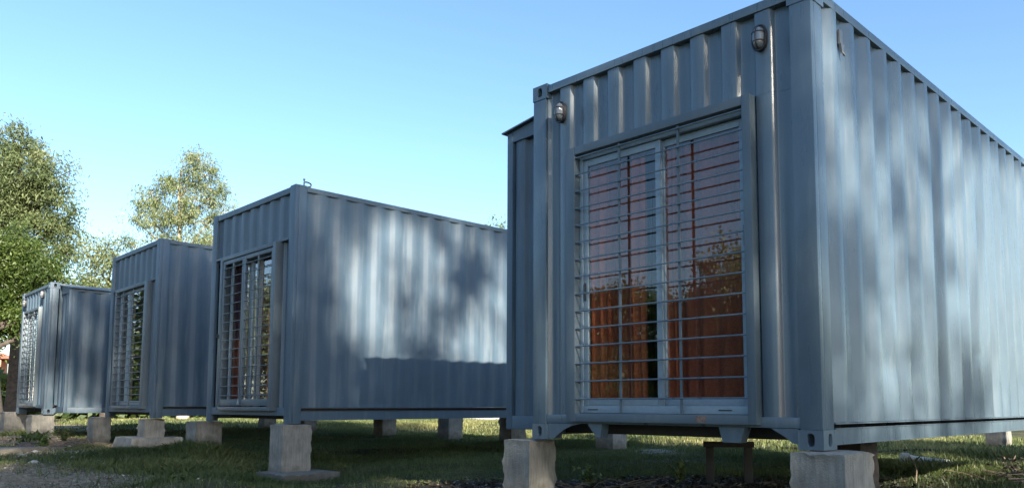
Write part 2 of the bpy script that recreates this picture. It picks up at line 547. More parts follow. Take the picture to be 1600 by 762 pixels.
def casting(x0, x1, y0, y1, z0, z1, holes):
    """corner casting: a block with an oval hole sunk into each named face"""
    mb = MB()
    N = 20
    def oval(cu, cv, ru, rv):
        pts = []
        for k in range(N):
            t = 2 * math.pi * (k + 0.5) / N
            c, s_ = math.cos(t), math.sin(t)
            e = 0.75
            pts.append((cu + ru * math.copysign(abs(c) ** e, c), cv + rv * math.copysign(abs(s_) ** e, s_)))
        return pts
    def rect(u0, u1, v0, v1, cu, cv):
        pts = []
        for k in range(N):
            t = 2 * math.pi * (k + 0.5) / N
            c, s_ = math.cos(t), math.sin(t)
            ku = ((u1 - cu) if c > 0 else (cu - u0)) / max(1e-6, abs(c))
            kv = ((v1 - cv) if s_ > 0 else (cv - v0)) / max(1e-6, abs(s_))
            r = min(ku, kv)
            pts.append((cu + r * c, cv + r * s_))
        return pts
    faces = {'-x': (0, x0, 1), '+x': (0, x1, -1), '-y': (1, y0, 1), '+y': (1, y1, -1)}
    for nm, (ax, pl, inn) in faces.items():
        u0, u1 = (y0, y1) if ax == 0 else (x0, x1)
        def P(p, d, ax=ax, pl=pl, inn=inn):
            return (pl + inn * d, p[0], p[1]) if ax == 0 else (p[0], pl + inn * d, p[1])
        cu, cv = (u0 + u1) / 2, (z0 + z1) / 2
        if nm in holes:
            hu, hv = (0.026, 0.040)
            o = oval(cu, cv, hu, hv); r = rect(u0, u1, z0, z1, cu, cv); i2 = oval(cu, cv, hu * 0.9, hv * 0.93)
            vs = [P(p, 0) for p in r] + [P(p, 0) for p in o] + [P(p, 0.015) for p in i2] + [P(p, 0.075) for p in i2]
            fs = []
            for k in range(N):
                k2 = (k + 1) % N
                for a in range(3):
                    fs.append((a * N + k, a * N + k2, (a + 1) * N + k2, (a + 1) * N + k))
            mb.add(vs, fs)
            mb.add(vs[3 * N:], [tuple(range(N))], 1)  # black cap paints in the shade of the hollow, grimy inside
            # corners between the ring's outer loop and the true rectangle
            for (a, b) in ((u0, z0), (u1, z0), (u1, z1), (u0, z1)):
                near = sorted(r, key=lambda p: (p[0] - a) ** 2 + (p[1] - b) ** 2)
                pa = [p for p in near if abs(p[0] - a) < 1e-6][:1]; pb = [p for p in near if abs(p[1] - b) < 1e-6][:1]
                if pa and pb and pa[0] != pb[0]:
                    mb.add([P((a, b), 0), P(pa[0], 0), P(pb[0], 0)], [(0, 1, 2)])
        else:
            mb.add([P(p, 0) for p in ((u0, z0), (u1, z0), (u1, z1), (u0, z1))], [(0, 1, 2, 3)])
    for z in (z0, z1):
        mb.add([(x0, y0, z), (x1, y0, z), (x1, y1, z), (x0, y1, z)], [(0, 1, 2, 3)])
    return mb

def curtain(root, x0, x1, y, z0, z1, mat, seed, amp=0.022, wave=0.11, name='curtain'):
    mb = MB()
    n = max(6, int((x1 - x0) / 0.012)); rows = 10
    vs = []
    for j in range(rows + 1):
        z = z0 + (z1 - z0) * j / rows
        for i in range(n + 1):
            x = x0 + (x1 - x0) * i / n
            ph = seed * 2.3 + 0.5 * math.sin(z * 1.3 + seed)
            yy = y + amp * math.sin(2 * math.pi * x / wave + ph + 1.1 * math.sin(x * 9 + seed)) + 0.12 * amp * math.sin(x * 60 + z * 2)
            vs.append((x + 0.008 * math.sin(z * 3 + x * 8 + seed), yy, z))
    fs = [(j * (n + 1) + i, j * (n + 1) + i + 1, (j + 1) * (n + 1) + i + 1, (j + 1) * (n + 1) + i) for j in range(rows) for i in range(n)]
    mb.add(vs, fs)
    return mb.build(name, mat, root, smooth=60)

# ------------------------------------------------------------------ a container cabin
def cabin(name, loc, rz, H, L, label, style, seed):
    R = empty(name, loc, label, 'container cabin', 'blue-grey container cabins in a row', rz)
    paint = MAT['paint'] if style in ('castings_near',) else MAT['paint_old']
    cast = style in ('castings_near', 'castings_far')
    # posts
    CH = 0.118
    for sx, xo in (('r', 0.0), ('l', -W)):
        for yo in (0.0, L):
            inx = -1 if xo == 0.0 else 1
            iny = 1 if yo == 0.0 else -1
            mb = MB()
            z0, z1 = (CH, H - CH) if cast else (0.0, H)
            wx = 0.148; wy = 0.155
            # an open L-section post: front leaf and side leaf
            ax, bx = sorted((xo - 0 * inx + inx * 0.004, xo + inx * wx))
            ay, by = sorted((yo + iny * 0.004, yo + iny * 0.05))
            mb.box(ax, bx, ay, by, z0, z1, 0.006)
            ax, bx = sorted((xo + inx * 0.0045, xo + inx * 0.05))
            ay, by = sorted((yo + iny * 0.051, yo + iny * wy))
            mb.box(ax, bx, ay, by, z0, z1, 0.004)
            mb.build('corner_post', paint, R, smooth=40)
            if cast:
                ax, bx = sorted((xo, xo + inx * 0.162)); ay, by = sorted((yo, yo + iny * 0.178))
                hs_ = {'-y' if iny > 0 else '+y', '+x' if inx < 0 else '-x'}
                casting(ax, bx, ay, by, 0.0, CH, hs_).build('corner_casting', [paint, MAT['black']], R)
                casting(ax, bx, ay, by, H - CH, H + 0.004, hs_).build('corner_casting', [paint, MAT['black']], R)
    pw = 0.148
    px0, px1 = -W + pw + 0.002, -pw - 0.002
    # rails
    rt = 0.062 if cast else 0.075
    # top rails at both ends
    topz = H - 0.012
    for yo, s in ((0.0, 1), (L, -1)):
        a, b = sorted((yo + s * 0.010, yo + s * 0.070))
        MB().box(px0 + (0.014 if cast else 0), px1 - (0.014 if cast else 0), a, b, topz - rt, topz, 0.005).build('top_rail', paint, R, smooth=40)
        a, b = sorted((yo + s * 0.012, yo + s * 0.075))
        MB().box(px0, px1, a, b, 0.125 if cast else 0.092, 0.192 if cast else 0.19, 0.005).build('bottom_rail', paint, R, smooth=40)
    y0, y1 = (0.178, L - 0.178) if cast else (0.156, L - 0.156)
    for xo, s in ((0.0, -1), (-W, 1)):
        a, b = sorted((xo + s * 0.004, xo + s * 0.064))
        MB().box(a, b, y0 + .001, y1 - .001, topz - 0.062, topz, 0.006).build('top_rail', paint, R, smooth=40)
        # bottom rail: channel with a small upper flange, a shadow gap above
        mb = MB()
        zb, zt = (0.026, 0.127) if cast else (0.037, 0.150)
        a, b = sorted((xo + s * 0.010, xo + s * 0.018)); mb.box(a, b, y0 + .001, y1 - .001, zb + .006, zt - .006)
        a, b = sorted((xo + s * 0.004, xo + s * 0.05)); mb.box(a, b, y0 + .001, y1 - .001, zt - 0.006, zt)
        a, b = sorted((xo + s * 0.006, xo + s * 0.05)); mb.box(a, b, y0 + .001, y1 - .001, zb, zb + 0.006)
        mb.build('bottom_rail', paint, R)
    # side walls
    if style == 'castings_near':
        prof = corr_profile(y0 - .002, y1 + .002, 0.655, **SIDE)
        dents = [(1.02, 0.66, 0.05, 0.028, 0.016), (1.24, 0.66, 0.05, 0.03, 0.020), (1.50, 0.64, 0.06, 0.03, 0.015), (1.25, 0.55, 0.30, 0.12, 0.016), (1.6, 0.42, 0.22, 0.22, 0.014), (0.42, 0.38, 0.09, 0.10, 0.008), (3.1, 0.7, 0.08, 0.05, 0.012), (2.2, 0.5, 0.3, 0.3, 0.01)]
        zb = 0.160
    else:
        prof = corr_profile(y0 - .002, y1 + .002, 0.128, raised=0.072, slope=0.068, low=0.070, depth=0.026)
        dents = [(0.98, 0.235, 0.10, 0.02, 0.012), (1.25, 0.24, 0.12, 0.02, 0.012), (0.55, 2.3, 0.04, 0.05, 0.007), (0.7, 1.9, 0.03, 0.06, 0.006), (2.3, 1.2, 0.3, 0.3, 0.01), (3.1, 0.4, 0.12, 0.05, 0.01)]
        zb = 0.192
    corrugated(1, -0.006, -1, prof, zb, topz - 0.055, rows=46, wob=0.0032, dents=dents, seed=seed).build('side_panel', paint, R, smooth=50)
    MB().box(-0.060, -0.004, y0 + .002, y1 - .002, zb - 0.010, zb - 0.002).build('sill_strip', paint, R)
    corrugated(1, -W + 0.006, 1, prof, zb, topz - 0.055, rows=10, wob=0.002, seed=seed + 5).build('side_panel', paint, R, smooth=50)
    pf = corr_profile(px0, px1, -0.29, **FRONT)
    corrugated(0, L - 0.010, -1, pf, 0.19, topz - 0.05, rows=8, seed=seed + 6).build('rear_panel', paint, R, smooth=50)
    # roof sheet, floor, cross members
    rp = corr_profile(0.075, L - 0.075, 0.2, raised=0.10, slope=0.04, low=0.07, depth=0.018)
    mb = MB(); n = len(rp)
    vs = [(x, a, topz - 0.008 - d) for x in (-W + 0.066, -0.066) for a, d in rp]
    mb.add(vs, [(i, i + 1, n + i + 1, n + i) for i in range(n - 1)])
    mb.build('roof_panel', paint, R)
    MB().box(-W + 0.066, -0.066, 0.08, L - 0.08, 0.152, 0.180).build('floor_board', MAT['floor_wood'], R)
    k = 0; y = 0.34
    while y < L - 0.2:
        mb = MB()
        mb.box(-W + 0.052, -0.052, y, y + 0.006, 0.040, 0.149).box(-W + 0.052, -0.052, y + 0.007, y + 0.05, 0.040, 0.046)
        mb.build('cross_member', MAT['dark_steel'], R)
        y += 0.36
    # interior lining at the back so the room reads as a room
    MB().box(-W + 0.10, -0.10, 2.9, 2.94, 0.181, topz - 0.09).build('inner_wall', MAT['room'], R)
    return R, paint, topz, px0, px1, prof

def shs_frame(root, x0, x1, z0, z1, yf, depth, wl, wr, wt, wb, mat, name):
    """rectangular frame of four butt-jointed members as one mesh"""
    mb = MB()
    mb.box(x0, x0 + wl, yf, yf + depth, z0, z1, 0.004)
    mb.box(x1 - wr, x1, yf, yf + depth, z0, z1, 0.004)
    mb.box(x0 + wl + .0005, x1 - wr - .0005, yf + 0.001, yf + depth, z1 - wt, z1, 0.004)
    mb.box(x0 + wl + .0005, x1 - wr - .0005, yf + 0.001, yf + depth, z0, z0 + wb, 0.004)
    return mb.build(name, mat, root, smooth=40)

def bar_set(parent, x0, x1, zs, y, r, mat, stubs=(), name='bar'):
    """horizontal bars, shared mesh, one object each"""
    mb = MB().tube([(x0, 0, 0), ((x0 + x1) / 2, 0, 0), (x1, 0, 0)], r, 7)
    for sx in stubs:
        mb.tube([(sx, r * 0.5, 0), (sx, 0.05, -0.004)], r * 0.8, 5)
    me = mb.mesh(name, mat, smooth=50)
    for z in zs:
        o = bpy.data.objects.new(name, me)
        o.location = (0, y, z)
        link(o, parent)

def front_sheet(R, paint, rects, off, seed, plane=0.022, pr=FRONT):
    for (a0, a1, z0, z1) in rects:
        corrugated(0, plane, 1, corr_profile(a0, a1, off, **pr), z0, z1, rows=10, wob=0.0015, seed=seed).build('front_panel', paint, R, smooth=50)

# ---- near cabin -----------------------------------------------------
R1, paint1, tz1, px0, px1, _ = cabin('container_cabin', (0, 0, 0), 0, 2.890, 6.058,
    'large grey container cabin nearest the camera with red-curtained barred window between two wall lamps', 'castings_near', 1)
# a flat right edge of a raised rib at x=-1.04, pitch .25 : 'off' is where an outer flat ends (increasing x)
OFF1 = -1.04
front_sheet(R1, paint1, [(px0, px1, 2.262, tz1 - 0.055), (px0, -2.032, 0.192, 2.261), (-0.408, px1, 0.192, 2.261)], OFF1, 11)
# projecting steel surround of the opening
shs_frame(R1, -2.030, -0.412, 0.142, 2.268, -0.038, 0.15, 0.090, 0.062, 0.062, 0.062, MAT['paint_frame'], 'window_surround')
# aluminium sliding window
wf = shs_frame(R1, -1.938, -0.476, 0.206, 2.204, 0.022, 0.075, 0.030, 0.030, 0.038, 0.055, MAT['alu'], 'window_frame')
for (a0, a1, yy) in ((-1.906, -1.170, 0.030), (-1.205, -0.508, 0.062)):
    s = MB()
    z0, z1 = 0.252 + 0.010, 2.160
    fw_ = 0.045
    s.box(a0, a0 + fw_, yy, yy + 0.026, z0, z1, 0.003).box(a1 - fw_, a1, yy, yy + 0.026, z0, z1, 0.003)
    s.box(a0 + fw_ + .0005, a1 - fw_ - .0005, yy + 0.001, yy + 0.025, z1 - 0.05, z1, 0.002)
    s.box(a0 + fw_ + .0005, a1 - fw_ - .0005, yy + 0.001, yy + 0.025, z0, z0 + 0.05, 0.002)
    s.build('sash', MAT['alu'], wf, smooth=40)
    MB().box(a0 + fw_ - 0.004, a1 - fw_ + 0.004, yy + 0.011, yy + 0.0125, z0 + 0.045, z1 - 0.045).build('glass_pane', MAT['glass'], wf)
MB().box(-1.892, -1.878, 0.020, 0.029, 1.06, 1.20, 0.003).build('handle', MAT['black'], wf)
MB().box(-0.530, -0.516, 0.052, 0.061, 1.30, 1.44, 0.003).build('handle', MAT['black'], wf)
for x in (-1.86, -0.72):
    MB().box(x, x + 0.10, 0.0195, 0.0215, 0.228, 0.236).build('drain_slot', MAT['black'], wf)
# bars
gr = MB()
for x in (-1.510, -0.985):
    gr.box(x - 0.009, x + 0.009, -0.020, -0.010, 0.210, 2.204)
gr = gr.build('security_grille', MAT['paint_frame'], R1)
bar_set(gr, -1.938, -0.476, [2.180 - 0.1335 * k for k in range(15)], -0.028, 0.0062, MAT['paint'], stubs=(-1.930,))
# curtains; the narrow orange pieces paint in their lit folds
for a0, a1, y, mat, s in ((-2.0, -1.375, 0.20, 'curtain_red', 1), (-1.22, -0.38, 0.21, 'curtain_red', 4), (-1.88, -1.70, 0.165, 'curtain_lit_fold', 2), (-1.47, -1.37, 0.17, 'curtain_lit_fold', 6), (-1.19, -1.09, 0.175, 'curtain_lit_fold', 3)):
    curtain(R1, a0, a1, y - 0.065, 0.20, 2.24, MAT[mat], s, wave=0.13 if 'red' in mat else 0.09)
# gussets and fork pockets under the front rail
mb = MB()
mb.prism([(-2.274, 0.123), (-1.93, 0.123), (-2.02, 0.108), (-2.10, 0.078), (-2.18, 0.030), (-2.215, 0.004), (-2.274, 0.004)], 1, 0.014, 0.022)
mb.build('corner_gusset', paint1, R1)
mb = MB(); mb.prism([(-0.164, 0.123), (-0.345, 0.123), (-0.25, 0.072), (-0.205, 0.036), (-0.164, 0.030)], 1, 0.014, 0.022)
mb.build('corner_gusset', paint1, R1)
for x0, x1, x2_, x3_ in ((-1.86, -1.72, -1.775, -1.735), (-0.72, -0.53, -0.69, -0.565)):
    mb = MB(); mb.prism([(x0, 0.124), (x1, 0.124), (x3_, 0.026), (x2_, 0.026)], 1, 0.016, 0.10)
    mb.build('support_bracket', paint1, R1)
MB().box(-0.86, -0.78, -0.0395, -0.0385, 0.150, 0.196).build('rust_patch', simple('rusty_patch', (0.16, 0.11, 0.09), 0.9, nscale=60, var=0.5), R1)
# lashing hook inside the second side groove
mb = MB()
mb.box(-0.036, -0.020, 0.455, 0.500, 2.635, 2.735, 0.002)
mb.prism([(0.455, 2.64), (0.510, 2.64), (0.488, 2.585), (0.474, 2.585)], 0, -0.030, -0.014)
mb.tube([(-0.02, 0.480, 2.59), (-0.010, 0.480, 2.57), (-0.008, 0.495, 2.562)], 0.007, 6)
mb.build('lashing_hook', MAT['steel'], R1)

# ---- annex boxes (lean-to shells) attached to first and last cabin ---------
def annex(name, loc, rz, side, Wd, L, zlo, zhi_out, zhi_in, label, seed):
    """side=-1: sits left of its cabin (outer wall at -Wd), side=+1: right of it"""
    R = empty(name, loc, label, 'annex box', 'lean-to boxes beside the container cabins', rz)
    p = MAT['paint_old']
    xo = side * Wd
    xi = side * 0.004
    s = side
    # corner posts
    for y, t in ((0.0, 1), (L, -1)):
        a, b = sorted((xo, xo - s * 0.07)); c, d = sorted((y, y + t * 0.06))
        MB().box(a, b, c, d, zlo, zhi_out - 0.004, 0.004).build('corner_post', p, R, smooth=40)
    # end frames and corrugated ends
    for y, t in ((0.0, 1), (L, -1)):
        c, d = sorted((y + t * 0.003, y + t * 0.045))
        a, b = sorted((xo - s * 0.0705, xi))
        MB().box(a, b, c, d, zlo, zlo + 0.115, 0.004).build('bottom_rail', p, R, smooth=40)
        mb = MB()
        xa, xb = xo - s * 0.0705, xi
        za = zhi_out + (zhi_in - zhi_out) * 0.0705 / Wd
        mb.prism([(xa, zhi_out - 0.095), (xb, zhi_out - 0.080), (xb, zhi_in - 0.006), (xa, za - 0.006)], 1, c, d)
        mb.build('top_rail', p, R)
        corrugated(0, y + t * 0.020, t, corr_profile(a, b, a + 0.13, **FRONT), zlo + 0.116, zhi_out - 0.09, rows=8, seed=seed).build('end_panel', p, R, smooth=50)
    # outer side
    a, b = sorted((xo - s * 0.002, xo - s * 0.05))
    MB().box(a, b, 0.061, L - 0.061, zlo, zlo + 0.105, 0.004).build('bottom_rail', p, R, smooth=40)
    MB().box(a, b, 0.061, L - 0.061, zhi_out - 0.062, zhi_out - 0.005, 0.004).build('top_rail', p, R, smooth=40)
    corrugated(1, xo - s * 0.004, -s, corr_profile(0.061, L - 0.061, 0.14, raised=0.072, slope=0.068, low=0.07, depth=0.034), zlo + 0.107, zhi_out - 0.058, rows=30, wob=0.005, seed=seed + 2,
               dents=[(0.55, 1.9, 0.12, 0.14, 0.01), (0.8, 0.8, 0.2, 0.2, 0.01)]).build('side_panel', p, R, smooth=50)
    # roof sheet with overhang
    mb = MB()
    sl = (zhi_in - zhi_out) / Wd
    ov = 0.042
    xa, xb = xo + s * ov, s * 0.004
    mb.prism([(xa, zhi_out - sl * ov), (xb, zhi_in), (xb, zhi_in + 0.012), (xa, zhi_out - sl * ov + 0.012)], 1, -0.035, L + 0.03)
    mb.build('roof_sheet', p, R)
    return R
annex('side_annex', (-W - 0.001, 0.25, 0), 0, -1, 0.580, 5.75, 0.058, 2.712, 2.79,
      'narrow grey lean-to box with sloping roof against the left side of the nearest cabin', 21)

# ---- wall lamps -------------------------------------------------------------
def wall_lamp(loc, label, rz=0.0):
    R = empty('wall_lamp', loc, label, 'wall lamp', 'caged oval bulkhead lamps on the cabins', rz)
    def stad(rx, rz_, y, n=28):
        out = []
        for k in range(n):
            t = 2 * math.pi * k / n
            c, s_ = math.cos(t), math.sin(t)
            out.append((rx * math.copysign(abs(c) ** 0.8, c), y, rz_ * math.copysign(abs(s_) ** 0.8, s_)))
        return out
    def loft(rings):
        mb = MB(); n = len(rings[0]); vs = [v for r in rings for v in r]
        fs = [(j * n + k, j * n + (k + 1) % n, (j + 1) * n + (k + 1) % n, (j + 1) * n + k) for j in range(len(rings) - 1) for k in range(n)]
        fs += [tuple(range(n)), tuple((len(rings) - 1) * n + k for k in range(n))]
        return mb.add(vs, fs)
    loft([stad(0.058, 0.098, 0.0), stad(0.060, 0.100, -0.020), stad(0.058, 0.098, -0.032), stad(0.050, 0.090, -0.036)]).build('lamp_base', MAT['black'], R, smooth=40)
    loft([stad(0.047, 0.086, -0.034), stad(0.045, 0.083, -0.055), stad(0.038, 0.072, -0.074), stad(0.024, 0.052, -0.086), stad(0.008, 0.02, -0.090)]).build('lamp_glass', MAT['lamp_glass'], R, smooth=70)
    mb = MB()
    def arc(fx, pts):
        mb.tube(pts, 0.0055, 6)
    mb.tube([(0, -0.03, 0.096)] + [(0, -0.045 - 0.052 * math.sin(math.pi * t / 8), 0.088 * math.cos(math.pi * t / 8)) for t in range(9)] + [(0, -0.03, -0.096)], 0.0055, 6)
    for z in (0.035, -0.035):
        mb.tube([(-0.056, -0.03, z)] + [(-0.050 * math.cos(math.pi * t / 8), -0.04 - 0.050 * math.sin(math.pi * t / 8), z) for t in range(9)] + [(0.056, -0.03, z)], 0.0055, 6)
    ring = stad(0.058, 0.098, -0.036)
    mb.tube(ring + [ring[0]], 0.008, 6)
    mb.build('lamp_cage', MAT['black'], R, smooth=60)
    R.scale = (0.84, 0.84, 0.84)
    return R
wall_lamp((-2.120, 0.020, 2.605), 'oval black caged lamp above the left corner of the nearest cabin window')
wall_lamp((-0.350, 0.020, 2.625), 'oval black caged lamp high beside the right corner post of the nearest cabin')

# ---- second cabin -----------------------------------------------------------
def side_wing_front(R, paint, tz, px0, px1, off, seed):
    # shallow corrugation above a thin ledge, deeper strips either side of the door frame
    ZL = 2.235
    sh = dict(raised=0.10, slope=0.05, low=0.08, depth=0.026)
    corrugated(0, 0.030, 1, corr_profile(px0, px1, off, **sh), ZL + 0.028, tz - 0.068, rows=10, wob=0.003, seed=seed).build('front_panel', paint, R, smooth=50)
    MB().box(px0, px1, 0.002, 0.060, ZL - 0.004, ZL + 0.026, 0.003).build('ledge', paint, R, smooth=40)
    corrugated(0, 0.040, 1, corr_profile(px0, -1.985, off, **FRONT), 0.19, ZL - 0.005, rows=8, seed=seed + 1).build('front_panel', paint, R, smooth=50)
    corrugated(0, 0.040, 1, corr_profile(-0.350, px1, off, **FRONT), 0.19, ZL - 0.005, rows=8, seed=seed + 2).build('front_panel', paint, R, smooth=50)

X2, Y2, Z2, A2 = -6.6121, 0.077, 0.0413, -0.0077
R2c, p2, tz2, px0, px1, _ = cabin('container_cabin', (X2, Y2, Z2 - 0.0), A2, 2.897, 6.058,
    'grey cabin second from the right with two-leaf barred grille and shackle on its roof', 'plain', 2)
side_wing_front(R2c, p2, tz2, px0, px1, -0.35, 31)
# proud frame boxing the grille
shs_frame(R2c, -1.983, -0.352, 0.150, 2.231, -0.060, 0.115, 0.070, 0.075, 0.05, 0.05, MAT['paint_frame'], 'door_surround')
mb = MB().prism([(-0.060, 0.145), (-0.060, 2.276), (0.0, 2.262), (0.0, 0.145)], 0, -0.426, -0.351)
for a0, a1, nm in ((-1.905, -1.262, 'left'), (-1.252, -0.432, 'right')):
    lf = shs_frame(R2c, a0, a1, 0.212, 2.170, -0.052, 0.035, 0.055, 0.04, 0.05, 0.085, MAT['paint_frame'], 'grille_leaf')
    xm = (a0 + a1) / 2
    MB().box(xm - 0.02, xm + 0.02, -0.048, -0.034, 0.298, 2.119).build('upright', MAT['paint_frame'], lf)
    bar_set(lf, a0 + 0.05, a1 - 0.035, [2.06 - 0.1225 * k for k in range(15)], -0.058, 0.0062, MAT['paint_frame'], stubs=(a0 + 0.058,))
    win = shs_frame(R2c, a0, a1, 0.215, 2.165, 0.058, 0.04, 0.03, 0.03, 0.05, 0.05, MAT['alu'], 'window_frame')
    MB().box(a0 + 0.03, a1 - 0.03, 0.076, 0.078, 0.265, 2.115).build('glass_pane', MAT['glass'], win)
for a0, a1, z0, z1, mat, s in ((-1.92, -1.60, 1.12, 2.18, 'curtain_wine', 1), (-1.92, -1.60, 0.2, 1.11, 'curtain_red', 2), (-1.56, -1.28, 0.2, 2.18, 'curtain_beige', 3), (-1.22, -1.05, 0.2, 2.18, 'curtain_white', 4), (-1.05, -0.88, 0.2, 2.18, 'curtain_wine', 5), (-0.87, -0.40, 0.2, 1.45, 'curtain_rust', 6)):
    curtain(R2c, a0, a1, 0.13, z0, z1, MAT[mat], s, wave=0.09)
# padlock and bolt belong to the door leaf
pl = MB(); pl.box(-1.262, -1.232, -0.085, -0.062, 0.225, 0.265, 0.003)
pl.tube([(-1.257, -0.073, 0.264), (-1.257, -0.073, 0.285), (-1.247, -0.073, 0.298), (-1.237, -0.073, 0.285), (-1.237, -0.073, 0.264)], 0.004, 6)
pl = pl.build('padlock', MAT['alu'])
pl.parent = None
pl.matrix_world = Matrix.Translation((X2, Y2, Z2)) @ Matrix.Rotation(A2, 4, 'Z')
tag(pl, 'small silver padlock hanging at the foot of the two-leaf grille', 'padlock')
MB().box(-1.965, -1.935, -0.072, -0.060, 1.12, 1.18, 0.004).tube([(-1.95, -0.074, 1.15), (-1.95, -0.09, 1.15)], 0.018, 10).build('lock', MAT['dark_steel'], R2c)
# shackle on the roof corner
mb = MB()
sp = [(-0.04, 0.13, 2.885), (-0.04, 0.13, 2.94), (-0.04, 0.15, 2.952), (-0.04, 0.185, 2.952), (-0.04, 0.215, 2.942), (-0.04, 0.228, 2.925), (-0.04, 0.215, 2.905), (-0.04, 0.18, 2.895)]
mb.tube(sp, 0.010, 8)
mb.tube([(-0.04, 0.13, 2.93), (-0.04, 0.13, 2.975)], 0.008, 8).tube([(-0.04, 0.13, 2.97), (-0.04, 0.13, 2.988)], 0.014, 8)
sk = mb.build('roof_shackle', MAT['steel'])
sk.matrix_world = Matrix.Translation((X2, Y2, Z2)) @ Matrix.Rotation(A2, 4, 'Z')
tag(sk, 'small steel shackle standing on the roof corner of the second cabin', 'shackle')

# ---- third cabin ------------------------------------------------------------
X3, Y3, Z3, A3 = -11.0732, 0.0877, 0.0499, -0.012
R3c, p3, tz3, px0, px1, _ = cabin('container_cabin', (X3, Y3, Z3), A3, 2.89, 6.058,
    'grey container cabin third from the right whose barred window reflects green trees', 'plain', 3)
side_wing_front(R3c, p3, tz3, px0, px1, -0.33, 41)
shs_frame(R3c, -1.983, -0.352, 0.150, 2.231, -0.050, 0.105, 0.060, 0.14, 0.05, 0.05, MAT['paint_frame'], 'window_surround')
wf = shs_frame(R3c, -1.920, -0.495, 0.204, 2.178, 0.020, 0.06, 0.05, 0.05, 0.05, 0.075, MAT['alu'], 'window_frame')
MB().box(-1.50, -1.36, 0.022, 0.060, 0.28, 2.127, 0.003).build('mullion', MAT['alu'], wf)
MB().box(-1.868, -1.502, 0.046, 0.048, 0.281, 2.126).build('glass_pane', MAT['glass'], wf)
MB().box(-1.358, -0.547, 0.046, 0.048, 0.281, 2.126).build('glass_pane', MAT['glass'], wf)
gr = MB()
for x in (-1.60, -1.09): gr.box(x - 0.014, x + 0.014, -0.030, -0.018, 0.205, 2.178)
gr = gr.build('security_grille', MAT['paint_frame'], R3c)
bar_set(gr, -1.92, -0.495, [2.10 - 0.1225 * k for k in range(16)], -0.038, 0.0070, MAT['paint_frame'], stubs=(-1.905,))
for a0, a1, mat, s in ((-1.95, -1.7, 'curtain_beige', 1), (-0.62, -0.40, 'curtain_beige', 5)):
    curtain(R3c, a0, a1, 0.19, 0.2, 2.18, MAT[mat], s, wave=0.10)

# ---- last cabin -------------------------------------------------------------
X4, Y4, Z4, A4 = -15.6015, -0.3569, 0.0752, -0.0196
R4c, p4, tz4, px0, px1, _ = cabin('container_cabin', (X4, Y4, Z4), A4, 2.591, 6.058,
    'farthest and lowest grey container cabin with two small lamps over its barred window', 'castings_far', 4)
front_sheet(R4c, p4, [(px0, px1, 2.16, tz4 - 0.055), (px0, -2.022, 0.192, 2.159), (-0.698, px1, 0.192, 2.159)], -0.29, 51)
shs_frame(R4c, -2.02, -0.70, 0.155, 2.165, -0.035, 0.13, 0.055, 0.055, 0.05, 0.06, MAT['paint_frame'], 'window_surround')
wf = shs_frame(R4c, -1.963, -0.757, 0.217, 2.113, 0.020, 0.06, 0.04, 0.04, 0.05, 0.06, MAT['alu'], 'window_frame')
MB().box(-1.38, -1.33, 0.022, 0.060, 0.278, 2.062, 0.003).build('mullion', MAT['alu'], wf)
MB().box(-1.922, -1.382, 0.046, 0.048, 0.278, 2.062).build('glass_pane', MAT['glass'], wf)
MB().box(-1.328, -0.798, 0.046, 0.048, 0.278, 2.062).build('glass_pane', MAT['glass'], wf)
gr = MB()
for x in (-1.60, -1.12): gr.box(x - 0.012, x + 0.012, -0.030, -0.018, 0.218, 2.112)
gr = gr.build('security_grille', MAT['paint_frame'], R4c)
bar_set(gr, -1.96, -0.76, [2.04 - 0.1235 * k for k in range(15)], -0.038, 0.0070, MAT['paint_frame'], stubs=(-1.945,))
for a0, a1, mat, s in ((-1.75, -1.4, 'curtain_beige', 1), (-1.3, -1.0, 'curtain_white', 5)):
    curtain(R4c, a0, a1, 0.19, 0.2, 2.1, MAT[mat], s, wave=0.10)
M4 = Matrix.Translation((X4, Y4, Z4)) @ Matrix.Rotation(A4, 4, 'Z')
wall_lamp(M4 @ Vector((-2.12, 0.02, 2.36)), 'left one of the two small caged lamps on the farthest cabin', A4)
wall_lamp(M4 @ Vector((-0.56, 0.02, 2.40)), 'right one of the two small caged lamps on the farthest cabin', A4)
o4 = M4 @ Vector((0.002, 0.20, 0))
annex('side_annex', (o4.x, o4.y, Z4), A4, 1, 0.60, 5.7, 0.03, 2.44, 2.54,
      'narrow grey lean-to box with sloping roof against the right side of the farthest cabin', 61)

